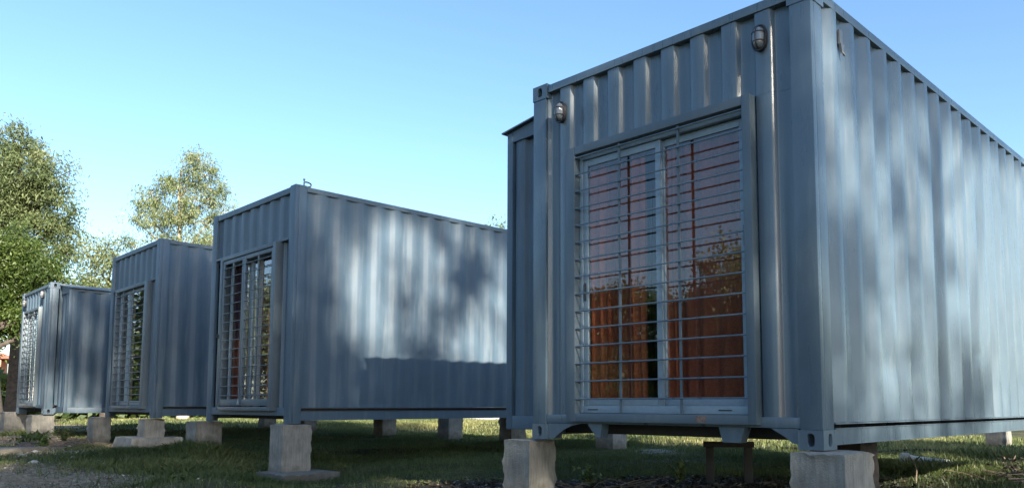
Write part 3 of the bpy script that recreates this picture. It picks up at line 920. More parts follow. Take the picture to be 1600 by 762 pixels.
# ------------------------------------------------------------------ concrete pillars
def rough_block(name, x0, x1, y0, y1, z0, z1, mat, seed, amp=0.010, taper=0.0, res=0.035, grooves=()):
    bm = bmesh.new()
    bmesh.ops.create_cube(bm, size=1.0)
    sx, sy, sz = x1 - x0, y1 - y0, z1 - z0
    for v in bm.verts:
        v.co = Vector((v.co.x * sx, v.co.y * sy, (v.co.z + 0.5) * sz))
    def cuts(d): return max(2, min(18, int(d / res)))
    for ax, d in ((0, sx), (1, sy), (2, sz)):
        c = cuts(d)
        for i in range(1, c):
            n = Vector((0, 0, 0)); n[ax] = 1
            p = Vector((0, 0, 0)); p[ax] = (-d / 2 if ax < 2 else 0) + d * i / c
            bmesh.ops.bisect_plane(bm, geom=bm.verts[:] + bm.edges[:] + bm.faces[:], plane_co=p, plane_no=n)
    for v in bm.verts:
        q = v.co
        ex = abs(abs(q.x) - sx / 2) < 1e-4; ey = abs(abs(q.y) - sy / 2) < 1e-4; ez = q.z > sz - 1e-4 or q.z < 1e-4
        k = ex + ey + ez
        w = noise.noise(Vector((q.x * 14 + seed * 7, q.y * 14, q.z * 9)))
        w2 = noise.noise(Vector((q.x * 40 + seed * 3, q.y * 40, q.z * 30)))
        chip = 0.0
        if k >= 2:
            chip = 0.008 + 0.030 * max(0, noise.noise(Vector((q.x * 22 + seed, q.y * 22 + 5, q.z * 16)))) + 0.004 * w2
        tp = 1 - taper * (q.z / sz)
        off = amp * (0.7 * w + 0.4 * w2)
        if ex:
            g = 0
            v.co.x += math.copysign(off - chip, q.x)
        if ey: v.co.y += math.copysign(off - chip, q.y)
        if q.z > sz - 1e-4: v.co.z += -abs(off) * 0.8 - chip * 0.8
        v.co.x *= tp; v.co.y *= tp
    me = bpy.data.meshes.new(name)
    bm.to_mesh(me); bm.free()
    me.materials.append(mat)
    me.polygons.foreach_set('use_smooth', [True] * len(me.polygons))
    me.set_sharp_from_angle(angle=math.radians(38))
    o = bpy.data.objects.new(name, me)
    o.location = ((x0 + x1) / 2, (y0 + y1) / 2, z0)
    return link(o)

PG = 'square concrete pillars under the cabins'
def pillar(x0, x1, y0, y1, ztop, label, seed, rz=0.0, mat='concrete'):
    zb = gh((x0 + x1) / 2, (y0 + y1) / 2) - 0.15
    o = rough_block('concrete_pillar', x0, x1, y0, y1, zb, ztop - 0.004, MAT[mat], seed)
    o.rotation_euler.z = rz
    return tag(o, label, 'pillar', PG)
pillar(-0.166, 0.142, -0.06, 0.31, -0.002, 'nearest concrete pillar carrying the right front corner of the near cabin', 1)
pillar(-2.700, -2.420, -0.05, 0.23, -0.006, 'concrete pillar carrying the left front corner of the near cabin', 2)
pillar(-2.46, -2.10, 5.55, 5.95, -0.002, 'dark shaded pillar under the rear left corner of the near cabin', 3)
pillar(-0.20, 0.12, 5.62, 5.98, -0.002, 'pillar under the rear right corner of the near cabin, outside the picture', 13)
pillar(X2 - 0.275, X2 + 0.015, Y2 - 0.08, Y2 + 0.27, Z2 - 0.002, 'pillar with a square slab at its foot under the second cabin', 4)
pillar(X2 - 2.83, X2 - 2.50, Y2 - 0.08, Y2 + 0.27, Z2 - 0.002, 'pillar with sunlit foot grass under the left front corner of the second cabin', 5)
pillar(X2 - 0.10, X2 + 0.25, 5.75, 6.10, Z2 - 0.002, 'rear pillar of the second cabin seen below the near cabin window', 6)
pillar(X2 - 2.40, X2 - 2.08, 5.62, 5.98, Z2 - 0.002, 'rear pillar of the second cabin seen just left of the near cabin', 7)
pillar(X3 - 0.335, X3 - 0.06, Y3 - 0.08, Y3 + 0.20, Z3 - 0.002, 'short pillar standing on the long tapered footing block', 8)
pillar(X3 - 2.93, X3 - 2.62, Y3 - 0.09, Y3 + 0.18, Z3 - 0.002, 'pillar under the left front corner of the third cabin', 9)
pillar(X3 + 0.02, X3 + 0.36, 5.75, 6.10, Z3 - 0.002, 'rear pillar of the third cabin against bright sunlit grass', 10)
pillar(X3 - 2.30, X3 - 1.95, 5.70, 6.05, Z3 - 0.002, 'rear pillar of the third cabin seen left of the bright grass', 14)
pillar(X4 - 1.13 + 0.0, X4 - 0.78 + 0.0, Y4 - 0.05, Y4 + 0.3, Z4 - 0.02, 'spare', 11) if False else None
pillar(-16.02, -15.66, -0.52, -0.16, Z4 - 0.002, 'pillar under the right front corner of the farthest cabin', 11)
pillar(-18.40, -18.02, -0.50, -0.12, Z4 + 0.04, 'leftmost pillar in the picture under the farthest cabin', 12)
pillar(-2.30, -1.98, 11.45, 11.80, 0.05, 'lone pillar on the sunny grass beyond the near cabin', 15)
for x in (X4 - 0.2, X4 - 2.3):
    pillar(x - 0.17, x + 0.17, 5.2, 5.5, Z4 - 0.002, 'rear pillar hidden in shade under the farthest cabin', 16)

o = rough_block('timber_block', -0.52, -0.19, 0.95, 1.22, gh(-.3, 1.1) - 0.1, 0.022, simple('dark_tarred_timber', (0.028, 0.022, 0.018), 0.9, nscale=20, var=0.4, bstr=0.6), 77)
tag(o, 'dark timber block propping the side rail just behind the nearest concrete pillar', 'timber block')

def slab(name, x0, x1, y0, y1, zb, zt, label, seed, taper=0.03, rz=0.0, rx=0.0, ry=0.0, cat='slab', mat='slab'):
    o = rough_block(name, x0, x1, y0, y1, zb, zt, MAT[mat], seed, 0.004, taper, 0.06)
    o.rotation_euler = (rx, ry, rz)
    return tag(o, label, cat)
slab('concrete_slab', X2 - 0.36, X2 + 0.29, Y2 - 0.20, Y2 + 0.50, -0.75, -0.520, 'square concrete slab at the foot of the right front pillar of the second cabin', 21, 0.0)
slab('concrete_footing', -11.92, -11.05, -0.24, 0.62, -0.62, -0.245, 'long tapered concrete footing block under the third cabin', 22, 0.14, cat='footing')
slab('concrete_slab', -5.95, -5.25, 5.3, 6.3, -0.60, -0.462, 'thin slab beside the rear pillar seen below the near cabin window', 23, 0.0)
slab('concrete_slab', -14.6, -13.95, -0.05, 0.5, -0.6, -0.425, 'half-buried slab at the foot of the left pillar of the third cabin', 24, 0.0)
slab('concrete_slab', -16.25, -15.45, -0.85, -0.05, -0.5, -0.335, 'flat slab at the foot of the right pillar of the farthest cabin', 25, 0.0)
slab('concrete_slab', -19.0, -17.3, -0.95, 0.1, -0.48, -0.285, 'wide flat slab below the leftmost pillar', 26, 0.0)
slab('concrete_slab', -13.4, -11.75, -2.2, -1.35, -0.60, -0.405, 'broken pale slab lying on bare soil at the left edge of the picture', 27, 0.05, 0.35, 0.03, -0.03)

# ------------------------------------------------------------------ steel stand under the near cabin
SR = empty('steel_stand', (-2.20, 2.55, gh(-2.2, 2.55)), 'low dark steel stand with two legs under the near cabin', 'stand', rz=0.66)
for x in (-0.19, 0.19):
    MB().box(x - 0.04, x + 0.04, -0.035, 0.035, 0.0, 0.372, 0.004).build('leg', MAT['dark_steel'], SR, smooth=40)
MB().box(-0.25, 0.25, -0.038, 0.038, 0.373, 0.43, 0.004).build('crossbar', MAT['dark_steel'], SR, smooth=40)
MB().box(-0.20, 0.20, -0.10, 0.10, -0.02, 0.012, 0.004).build('base_plate', MAT['slab'], SR, smooth=40)

# pipe, cable, debris
gz = gh(-1.55, 6.3)
pp = MB().tube([(-1.75, 6.0, gz + 0.10), (-1.66, 6.08, gz + 0.085), (-1.35, 6.5, gz + 0.03)], [0.055, 0.042, 0.036], 14)
pp.tube([(-1.78, 5.97, gz + 0.105), (-1.71, 6.03, gz + 0.098)], 0.062, 14)
tag(pp.build('drain_pipe', MAT['pvc'], smooth=50), 'short grey drain pipe lying on the grass behind the near cabin', 'pipe')
cp = []
for t in range(30):
    x = -4.9 + t * 0.26; y = 7.6 + 0.15 * math.sin(t * 0.5) + t * 0.07
    cp.append((x, y, gh(x, y) + 0.025 + 0.02 * math.sin(t * 0.8)))
tag(MB().tube(cp, 0.018, 6).build('cable', MAT['cable'], smooth=60), 'black cable snaking over the grass behind the near cabin', 'cable')

# stones and rubble on the bare soil (each counted stone an object)
def stone(x, y, r, label, seed, mat='slab', name='stone', sq=0.6, group='stones scattered on the bare soil'):
    bm = bmesh.new(); bmesh.ops.create_icosphere(bm, subdivisions=2, radius=r)
    for v in bm.verts:
        k = 1 + 0.35 * noise.noise(v.co / r * 1.3 + Vector((seed * 3.1, 0, 0)))
        v.co = Vector((v.co.x * k * 1.2, v.co.y * k, v.co.z * k * sq))
    me = bpy.data.meshes.new(name); bm.to_mesh(me); bm.free(); me.materials.append(MAT[mat])
    o = link(bpy.data.objects.new(name, me)); o.location = (x, y, gh(x, y) + r * sq * 0.35); o.rotation_euler.z = seed
    return tag(o, label, 'stone', group)
MAT['stone_dark'] = simple('dark_brown_stone', (0.10, 0.075, 0.06), 0.95, nscale=12, var=0.4, bstr=0.8)
MAT['stone_pale'] = simple('pale_grey_stone', (0.34, 0.32, 0.29), 0.95, nscale=12, var=0.3, bstr=0.8)
stone(-12.65, -1.25, 0.11, 'dark brown triangular stone at the end of the broken slab', 1, 'stone_dark', sq=0.8)
ST = []
for i in range(46):
    x = rnd.uniform(-14.5, -7.6); y = -0.55 - 0.17 * (x + 14) * 1.0 - rnd.uniform(-0.5, 1.9) * 0.9
    if y > -0.25: continue
    ST.append((x, y, rnd.choice((0.02, 0.028, 0.035, 0.05))))
for i, (x, y, r) in enumerate(ST):
    stone(x, y, r, 'small loose stone on the bare soil in front of the left cabins', i + 3, 'stone_pale' if i % 3 else 'stone_dark')

# twigs heap and fallen branch
def twig_heap(cx, cy, n, rad, label, seed):
    r = random.Random(seed); mb = MB()
    for i in range(n):
        a = r.uniform(0, 6.28); q = rad * math.sqrt(r.random()); x, y = cx + q * math.cos(a) * 1.6, cy + q * math.sin(a) * 0.7
        L = r.uniform(0.1, 0.35); b = r.uniform(0, 6.28); z = gh(x, y) + r.uniform(0.01, 0.12) * (1 - q / rad * 0.7)
        p0 = Vector((x, y, z)); d = Vector((math.cos(b), math.sin(b), r.uniform(-0.2, 0.35)))
        mid = p0 + d * L * 0.5 + Vector((r.uniform(-.03, .03), r.uniform(-.03, .03), 0.01))
        mb.tube([p0, mid, p0 + d * L], [0.007, 0.005, 0.002], 4)
    return tag(mb.build('twig_heap', MAT['wood']), label, 'twig heap')
twig_heap(-13.1, -0.45, 160, 0.42, 'low heap of dry brown twigs on the soil before the third cabin', 3)
twig_heap(0.25, 4.3, 60, 0.45, 'dark dead twigs in the lower right corner under the near cabin', 5)
twig_heap(-2.6, 1.1, 50, 0.5, 'dark twigs in the leaf litter beneath the near cabin', 6)

# ------------------------------------------------------------------ foliage
def leaf_quads(P, D, Wd, Ln, tone):
    """rhombic leaves: P base points, D unit directions, Wd, Ln sizes"""
    n = len(P)
    rv = rng.normal(size=(n, 3)); s = np.cross(D, rv); s /= np.linalg.norm(s, axis=1)[:, None] + 1e-9
    a = P; t = P + D * Ln[:, None]; m = P + D * (Ln * 0.45)[:, None]
    l = m - s * (Wd / 2)[:, None]; r = m + s * (Wd / 2)[:, None]
    co = np.stack([a, l, t, r], 1).reshape(-1, 3)
    q = np.arange(4 * n).reshape(n, 4)
    return co, q, np.repeat(tone, 4)

def foliage_object(name, co, q, tone, mat, parent=None):
    me = np_mesh(name, co, q, mat)
    at = me.attributes.new('tone', 'FLOAT', 'POINT')
    at.data.foreach_set('value', tone.astype(np.float32))
    return link(bpy.data.objects.new(name, me), parent)

def tree(name, label, cat, group, base, blobs, mat, bark, leaf_len, leaf_w, dens, droop, trunk_r, seed, keep=None, spray=0.45, per=26, lean=(0, 0), kind=None):
    """blobs: list of (x,y,z,r) foliage masses in world space; trunk from base; limbs reach every blob; sprays of leaves on twigs"""
    global rng
    rng = np.random.default_rng(seed)
    r = random.Random(seed)
    R = empty(name, base, label, cat, group)
    bx, by, bz = base
    cx = sum(b[0] * b[3] for b in blobs) / sum(b[3] for b in blobs); cy = sum(b[1] * b[3] for b in blobs) / sum(b[3] for b in blobs)
    zt = max(b[2] for b in blobs); zl = min(b[2] for b in blobs)
    trunk = []
    n = 9
    for i in range(n + 1):
        t = i / n
        trunk.append(Vector((bx + (cx - bx) * t ** 1.4 + 0.12 * math.sin(t * 5 + seed) * (1 + t) + lean[0] * math.sin(t * math.pi), by + (cy - by) * t ** 1.4 + 0.12 * math.cos(t * 4.3 + seed) * t + lean[1] * math.sin(t * math.pi), bz - 0.1 + (zt - 0.3 - bz) * t)))
    wood = MB()
    rad = [trunk_r * (1 - 0.86 * (i / n)) + 0.01 for i in range(n + 1)]
    rad[0] *= 1.35
    wood.tube(trunk, rad, 9)
    tips = []; dirs = []
    for (x, y, z, br) in blobs:
        c = Vector((x, y, z))
        # leave the trunk well below the blob
        k = min(range(n + 1), key=lambda i: abs(trunk[i].z - (z - 0.9 * br - 0.35 * math.hypot(x - trunk[i].x, y - trunk[i].y))))
        k = max(2, min(k, n - 1))
        p0 = trunk[k]
        mid = p0.lerp(c, 0.5) + Vector((r.uniform(-.15, .15), r.uniform(-.15, .15), -0.15 * (c - p0).length * 0.4))
        r0 = max(0.02, rad[k] * 0.6)
        wood.tube([p0, p0.lerp(mid, 0.5), mid, mid.lerp(c, 0.55), c], [r0, r0 * .8, r0 * 0.62, r0 * 0.45, r0 * 0.3], 6)
        npt = max(3, int(dens * br ** 2.2))
        for i in range(npt):
            v = Vector((r.gauss(0, 1), r.gauss(0, 1), r.gauss(0, 0.85)))
            v = v.normalized() * br * (r.random() ** 0.42) * (0.85 + 0.45 * noise.noise(Vector((v.x, v.y, v.z)).normalized() * 1.7 + Vector((seed, x, z))))
            tip = c + v
            if keep is not None and not keep(tip, r): continue
            if i % 2 == 0:
                st = c.lerp(tip, 0.15) + Vector((0, 0, -0.1 * br))
                m2 = st.lerp(tip, 0.55) + Vector((0, 0, -0.08 * br))
                wood.tube([st, m2, tip], [0.02 + 0.006 * br, 0.013, 0.005], 4, cap=False)
            tips.append(tip); dirs.append(v.normalized() if v.length else Vector((0, 0, 1)))
    wood.v = [(v[0] - bx, v[1] - by, v[2] - bz) for v in wood.v]
    wood.build('trunk', bark, R, smooth=60)
    T = np.array([tuple(t) for t in tips]); Dv = np.array([tuple(d) for d in dirs])
    n = len(T) * per
    base_i = np.repeat(np.arange(len(T)), per)
    off = rng.normal(size=(n, 3)) * spray * np.array([0.62, 0.62, 0.5]) * (0.55 + 0.6 * rng.random((len(T), 1)))[base_i]
    P = T[base_i] + off
    d = rng.normal(size=(n, 3)) * 0.8 + Dv[base_i] * 0.5
    d[:, 2] -= droop
    d /= np.linalg.norm(d, axis=1)[:, None]
    sz = 0.7 + 0.6 * rng.random(n)
    tone = np.clip(np.repeat(rng.random(len(T)), per) * 0.7 + rng.random(n) * 0.3, 0, 1)
    co, q, tn = leaf_quads(P, d, leaf_w * sz, leaf_len * sz, tone)
    foliage_object('crown', co - np.array(base), q, tn, mat, R)
    return R

def G(x, y): return (x, y, gh(x, y))
TG = 'trees behind the left cabins'
PX = 26 / 1229.757
def blobs_from(l): return l
tree('tree', 'tall full green tree at the left edge behind the farthest cabin', 'tree', TG, G(-29.4, 2.0),
     [(-28.4, 1.3, 8.75, .85), (-29.2, .6, 8.1, 1.3), (-27.9, 1.7, 7.6, 1.05), (-27.35, 2.3, 7.35, .65), (-28.4, 1.3, 6.7, 1.3), (-27.6, 2.3, 6.1, .9), (-27.3, 2.75, 5.3, .6), (-27.7, 2.0, 8.35, .5), (-27.0, 2.65, 7.95, .28), (-26.95, 2.9, 6.7, .30), (-28.1, 1.9, 4.9, 1.0), (-29.6, 0.2, 6.2, 1.3), (-29.5, .3, 4.4, 1.3), (-29.8, 1.6, 7.4, 1.1)],
     MAT['leaf_tall'], MAT['bark'], 0.13, 0.036, 58, 0.7, 0.26, 11, per=85, spray=0.34)
tree('tree', 'low dense dark-trunked tree with bright leaves behind the farthest cabin', 'tree', TG, G(-24.3, 0.55),
     [(-24.9, .9, 4.45, .9), (-25.3, .1, 4.0, 1.1), (-24.3, 1.45, 3.7, .8), (-25.0, .8, 3.2, 1.0), (-25.9, .2, 3.0, 1.0), (-24.6, 1.7, 4.15, .5), (-24.1, 2.1, 3.3, .6), (-25.6, -.7, 3.6, 1.1), (-25.2, .6, 2.4, .6), (-24.2, 1.2, 2.6, .5), (-25.4, 1.0, 5.0, .6)],
     MAT['leaf_bright'], MAT['bark'], 0.11, 0.042, 100, 0.3, 0.22, 12, per=75, spray=0.30, lean=(-0.1, -0.25))
tree('tree', 'sparse pale gum tree showing light branches above the third cabin', 'tree', TG, G(-32.97, 8.88),
     [(-32.2, 8.5, 10.3, .6), (-32.9, 7.8, 9.9, .5), (-33.3, 7.4, 8.9, .65), (-31.3, 9.3, 9.4, .6), (-31.1, 9.6, 8.6, .5), (-33.9, 6.9, 8.2, .45), (-34.0, 6.8, 7.2, .5), (-31.9, 8.75, 10.85, .68), (-31.6, 9.0, 10.2, .65), (-32.5, 8.2, 9.6, .85), (-31.8, 8.9, 9.1, .85), (-33.4, 7.3, 9.4, .5), (-33.75, 7.0, 9.0, .3), (-32.4, 8.3, 8.4, 1.1), (-33.2, 7.5, 8.0, .75), (-31.6, 9.2, 8.2, .6), (-31.4, 9.3, 7.3, .7), (-33.0, 7.8, 7.0, .95), (-32.0, 8.7, 6.9, .95), (-33.7, 7.2, 8.6, .3), (-33.2, 7.6, 6.0, .9), (-32.0, 8.9, 5.6, 1.0)],
     MAT['leaf_pale'], MAT['bark_pale'], 0.16, 0.036, 34, 1.2, 0.20, 13, per=62, spray=0.33)
tree('tree', 'small leafy olive-green tree between the farthest and third cabins', 'tree', TG, G(-31.0, 5.2),
     [(-30.8, 4.8, 6.0, .75), (-30.3, 5.3, 5.4, .7), (-31.0, 4.4, 5.0, .8), (-31.2, 4.1, 6.35, .38), (-30.5, 5.1, 4.4, .9), (-29.9, 5.8, 5.6, .45), (-29.8, 6.0, 4.8, .6), (-31.4, 4.0, 4.2, .8), (-30.0, 5.9, 3.8, .8)],
     MAT['leaf_pale'], MAT['bark'], 0.15, 0.042, 42, 0.6, 0.13, 14, per=60, spray=0.34)
tree('tree', 'distant tree whose top barely shows behind the second cabin roof', 'tree', TG, G(-27.6, 21.8),
     [(-27.0, 22.1, 8.9, .9), (-27.6, 21.6, 8.0, 1.1), (-26.6, 22.6, 7.6, 1.0), (-27.3, 22.0, 6.4, 1.4), (-27.9, 21.2, 6.8, .9)],
     MAT['leaf_green'], MAT['bark'], 0.22, 0.06, 26, 0.6, 0.16, 15, per=20, spray=0.5)
# trees in front of the row, seen only mirrored in the windows
RG = 'trees across the yard mirrored in the windows'
YARD = ((-17.0, -17.5, 4.6, 2.2, 'leaf_bright', 'round bright green tree across the yard'),
        (-20.5, -22, 4.4, 2.4, 'leaf_green', 'broad mid-green tree across the yard'),
        (-12.2, -21.5, 6.9, 2.3, 'leaf_pale', 'tall pale tree across the yard'),
        (-9.6, -23, 8.2, 2.4, 'leaf_green', 'tall dark tree across the yard'),
        (-14.4, -22.5, 4.2, 2.8, 'leaf_green', 'low dark tree across the yard'),
        (-7.6, -20.5, 6.4, 2.3, 'leaf_pale', 'slender pale tree across the yard'),
        (-18.5, -25.5, 5.4, 2.8, 'leaf_green', 'wide mid-green tree behind the round one across the yard'),
        (-11.5, -28, 6.0, 3.0, 'leaf_green', 'wide dark tree at the back of the yard'),
        (-25.5, -9.5, 5.0, 2.2, 'leaf_pale', 'pale bushy tree at the far side of the yard'),
        (-29.5, -6.5, 6.2, 2.2, 'leaf_bright', 'bright bushy tree at the far corner of the yard'),
        (-24.0, -13.5, 4.2, 2.4, 'leaf_green', 'low mid-green tree at the far side of the yard'))
for i, (x, y, h, s, mt, lab) in enumerate(YARD):
    rr = random.Random(80 + i)
    bl = [(x + rr.uniform(-s, s) * .8, y + rr.uniform(-s, s) * .8, h * (0.08 + 0.87 * ((k + .5) / 15)) - .4, s * rr.uniform(.42, .62)) for k in range(15)]
    tree('tree', lab, 'tree', RG, G(x, y), bl, MAT[mt], MAT['bark'], 0.14, 0.08, 26, 0.5, 0.2, 200 + i, per=60, spray=0.5)

# tall gum trees on the sunny side: unseen crowns, leaves thinned to shape the dappled shade
def gauss(v, c, s): return math.exp(-((v - c) / s) ** 2)
def spot(y, z, l):
    return sum(a * math.exp(-((y - cy) / sy) ** 2 - ((z - cz) / sz) ** 2) for cy, cz, sy, sz, a in l)
LIT_NEAR = [(1.12, 1.2, .24, .55, 1.2), (1.95, 1.9, .30, .65, .8), (5.2, 1.9, 2.1, 2.4, 1.8), (1.05, 0.40, .38, .32, 1.0), (3.1, 2.5, .8, .5, .9), (0.30, 2.3, .15, .7, .35), (1.4, 2.6, .5, .35, .5), (0.62, 1.9, .10, .5, .3), (2.9, 1.3, .18, .6, .5)]
DARK_NEAR = [(2.75, 0.38, .75, .42), (0.45, 1.2, .22, .5), (1.50, 1.5, .13, .5), (2.45, 1.3, .16, .6), (0.9, 2.75, .5, .3)]
DARK_SECOND = [(0.55, 0.75, .40, .5), (1.95, 0.95, .15, .18), (2.75, 2.1, .25, .35), (0.2, 1.6, .3, .8)]
LIT_SECOND = [(1.25, 1.0, .20, .85, 1.0), (3.35, 1.5, .42, .7, 1.2), (0.80, 1.7, .22, .45, .55), (2.1, 2.4, .9, .35, .45), (1.95, 1.55, .18, .30, .4), (4.6, 1.6, .8, 1.2, .8), (2.65, 1.3, .14, .4, .5), (1.0, .35, .3, .2, .4)]
def transmission(y1, z1, y2, z2):
    """share of sunlight the canopy lets through for the ray meeting the near wall at (y1,z1), the second at (y2,z2)"""
    if 0 <= y1 <= 6.6 and -0.3 <= z1 <= 2.95:
        if z1 < 0.12 and y1 > 3.2: return 1.0
        v = 0.46 + spot(y1, z1, LIT_NEAR)
        for cy, cz, sy, sz in DARK_NEAR:
            v *= 1 - 0.97 * math.exp(-((y1 - cy) / sy) ** 2 - ((z1 - cz) / sz) ** 2)
        return min(1.0, v)
    if -0.9 <= y1 < 0 and 0.9 < z1 < 3.0:
        return 0.22
    if z1 > 2.9 and -0.3 <= z2 <= 2.95 and 0 <= y2 <= 6.6:
        v = 0.44 + spot(y2, z2, LIT_SECOND)
        for cy, cz, sy, sz in DARK_SECOND:
            v *= 1 - 0.85 * math.exp(-((y2 - cy) / sy) ** 2 - ((z2 - cz) / sz) ** 2)
        return min(1.0, v)
    if 6.6 < y1 < 10.8 and z1 < 1.7: return 0.06
    if y1 > 6.6: return 1.0
    if z2 > 2.95:
        return 0.24
    return 0.07
def keep_shade(p, r):
    t = p.x
    y1 = p.y + 0.248 * t; z1 = p.z - 0.516 * t
    t2 = p.x - X2
    y2 = p.y + 0.248 * t2 - Y2; z2 = p.z - 0.516 * t2 - Z2
    T = transmission(y1, z1, y2, z2)
    return r.random() < min(1.0, (-math.log(max(T, 0.03)) / 2.5) ** 1.6) and T < 0.8
SG = 'tall gum trees on the sunny side of the cabins'
for i, (x, y, zlo, zhi, hw, lab) in enumerate(((23.0, -12.5, 9.5, 21.5, 3.0, 'tall gum tree beyond the right edge, nearest the camera side'),
                                     (26.0, -8.2, 11.0, 24.5, 3.0, 'tall gum tree beyond the right edge, second in its line'),
                                     (24.5, -4.0, 10.5, 22.5, 3.0, 'tall gum tree beyond the right edge, third in its line'),
                                     (26.5, 1.2, 11.0, 18.0, 3.0, 'tall gum tree beyond the right edge, farthest from the camera side'),
                                     (27.0, -16.5, 10.0, 24.0, 3.0, 'tall gum tree beyond the right edge, first in its line'))):
    rr = random.Random(300 + i)
    bl = []
    z = zlo
    while z < zhi:
        for k in range(4):
            bl.append((x + rr.uniform(-1.6, 1.6), y + rr.uniform(-hw, hw) * .75, z + rr.uniform(-.6, .6), rr.uniform(1.3, 1.8)))
        z += 1.7
    tree('tree', lab, 'tree', SG, G(x, y), bl, MAT['leaf_green'], MAT['bark_pale'], 0.30, 0.095, 34, 0.9, 0.22, 310 + i, keep=keep_shade, spray=0.26, per=18)

# ------------------------------------------------------------------ grass
def tuft_field(n, xr, yr, h0, h1, w, prob, seed, lean=0.45, tone_fn=None):
    r = np.random.default_rng(seed)
    x = r.uniform(*xr, n); y = r.uniform(*yr, n)
    p = prob(x, y)
    k = r.random(n) < p
    x, y = x[k], y[k]
    m = len(x)
    z = ground_h(x, y) - 0.01
    hn = vnoise(x * 1.6, y * 1.6, 11)
    h = (h0 + (h1 - h0) * r.random(m)) * (0.55 + 0.9 * hn)
    ang = r.uniform(0, 2 * math.pi, m)
    ln = lean * r.random(m)
    P = np.stack([x, y, z], 1)
    D = np.stack([np.cos(ang) * ln, np.sin(ang) * ln, np.ones(m)], 1); D /= np.linalg.norm(D, axis=1)[:, None]
    a2 = r.uniform(0, 2 * math.pi, m)
    S = np.stack([np.cos(a2), np.sin(a2), np.zeros(m)], 1) * (w * (0.6 + 0.8 * r.random(m)))[:, None]
    mid = P + D * (h * 0.55)[:, None]
    tip = P + D * h[:, None] + np.stack([np.cos(ang), np.sin(ang), -0.3 * np.ones(m)], 1) * (h * ln * 0.5)[:, None]
    co = np.stack([P - S / 2, P + S / 2, mid + S * .32, tip, mid - S * .32], 1)
    tone = np.clip(0.55 * vnoise(x * .7, y * .7, 21) + 0.45 * r.random(m) - 0.05, 0, 1)
    if tone_fn is not None: tone = np.clip(tone + tone_fn(x, y), 0, 1)
    return co, tone, hn
def pd(x, y):
    d = np.hypot(x - 2.1, y + 4.5)
    vis = (y > -4.6) 
    g = (1 - 0.97 * dirt_mask(x, y) ** 0.8) * (1 - 0.985 * mulch_mask(x, y)) * (1 - sand_mask(x, y))
    pat = 0.25 + 0.9 * vnoise(x * 1.2, y * 1.2, 12)
    g = g * (1 - 0.9 * np.exp(-((x + 11.6) ** 2 + (y + 0.45) ** 2) / 0.3))
    return np.clip(g * pat, 0, 1) * vis
def hum(x, y):
    s = np.zeros_like(x)
    for cx, cy, r, a in ((-11.9, -.62, .3, 1), (-9.6, -.75, .4, 1), (-10.1, .25, .4, 1), (-9.35, 0.0, .5, 1), (-8.75, 0.05, .5, 1), (-6.1, -1.1, .45, .9), (-6.3, -.75, .5, .8), (-7.2, -.6, .5, .9), (-5.6, -1.25, .5, .8), (-7.6, -.1, .4, .5), (-8.2, -1.0, .3, .6), (-14.3, .5, .5, .6), (-16.5, -.4, .5, .7), (-18.5, -.9, .6, .7), (-4.6, -0.9, .5, .5)):
        s = np.maximum(s, a * np.exp(-((x - cx) ** 2 + (y - cy) ** 2) / (r * r)))
    return s
sets = [tuft_field(230000, (-8.5, 0.6), (-2.6, 7.5), 0.03, 0.075, 0.008, pd, 1),
        tuft_field(190000, (-17, -7.0), (-2.6, 7.5), 0.035, 0.09, 0.011, pd, 2),
        tuft_field(90000, (-26, -1.0), (7.5, 16), 0.05, 0.11, 0.022, pd, 3, tone_fn=lambda x, y: 0.25 + 0 * x),  # tone raised: sunlight put into the colour of the far grass
        tuft_field(50000, (-34, -17), (-3, 20), 0.05, 0.12, 0.03, pd, 4, tone_fn=lambda x, y: 0.15 + 0 * x),  # lightened too, so the distant blades look sunlit
        tuft_field(330000, (-17.5, -5.8), (-3.2, 0.6), 0.06, 0.13, 0.006, lambda x, y: np.clip(hum(x, y) ** 1.2, 0, 1), 5, lean=0.9, tone_fn=lambda x, y: -0.05 + 0.1 * vnoise(x * 3, y * 3, 31)),
        tuft_field(30000, (-1.8, 1.4), (4.3, 8.5), 0.06, 0.15, 0.010, lambda x, y: 0.8 * np.ones_like(x), 6, lean=0.7)]
co = np.concatenate([s[0].reshape(-1, 3) for s in sets]); tn = np.concatenate([np.repeat(s[1], 5) for s in sets])
nb = len(co) // 5
gm = np_mesh('grass', co, np.arange(nb * 5).reshape(nb, 5), MAT['grass'], k=5)
at = gm.attributes.new('tone', 'FLOAT', 'POINT'); at.data.foreach_set('value', tn.astype(np.float32))
tag(link(bpy.data.objects.new('grass', gm)), 'short patchy grass growing around and beneath the cabins', 'grass', kind='stuff')

# leaf litter / mulch chips
r = np.random.default_rng(44)
x = r.uniform(-4.6, 0.8, 26000); y = r.uniform(-0.6, 5.8, 26000)
k = r.random(len(x)) < mulch_mask(x, y) * 0.9 + 0.012
x, y = x[k], y[k]; m = len(x)
P = np.stack([x, y, ground_h(x, y) + 0.004 + 0.025 * r.random(m)], 1)
a = r.uniform(0, 6.28, m); D = np.stack([np.cos(a), np.sin(a), r.uniform(-.3, .45, m)], 1)
D /= np.linalg.norm(D, axis=1)[:, None]
rng = np.random.default_rng(45)
co, q, tn = leaf_quads(P, D, 0.008 + 0.018 * r.random(m), 0.03 + 0.05 * r.random(m), r.random(m) ** 3)
MAT['litter'] = leaf_mat('dry_leaf_litter', (0.015, 0.011, 0.009), (0.05, 0.035, 0.025), (0.28, 0.22, 0.16), 0.05)
o = foliage_object('leaf_litter', co, q, tn, MAT['litter'])
tag(o, 'dark dead leaf litter strewn on the soil under the near cabin', 'leaf litter', kind='stuff')

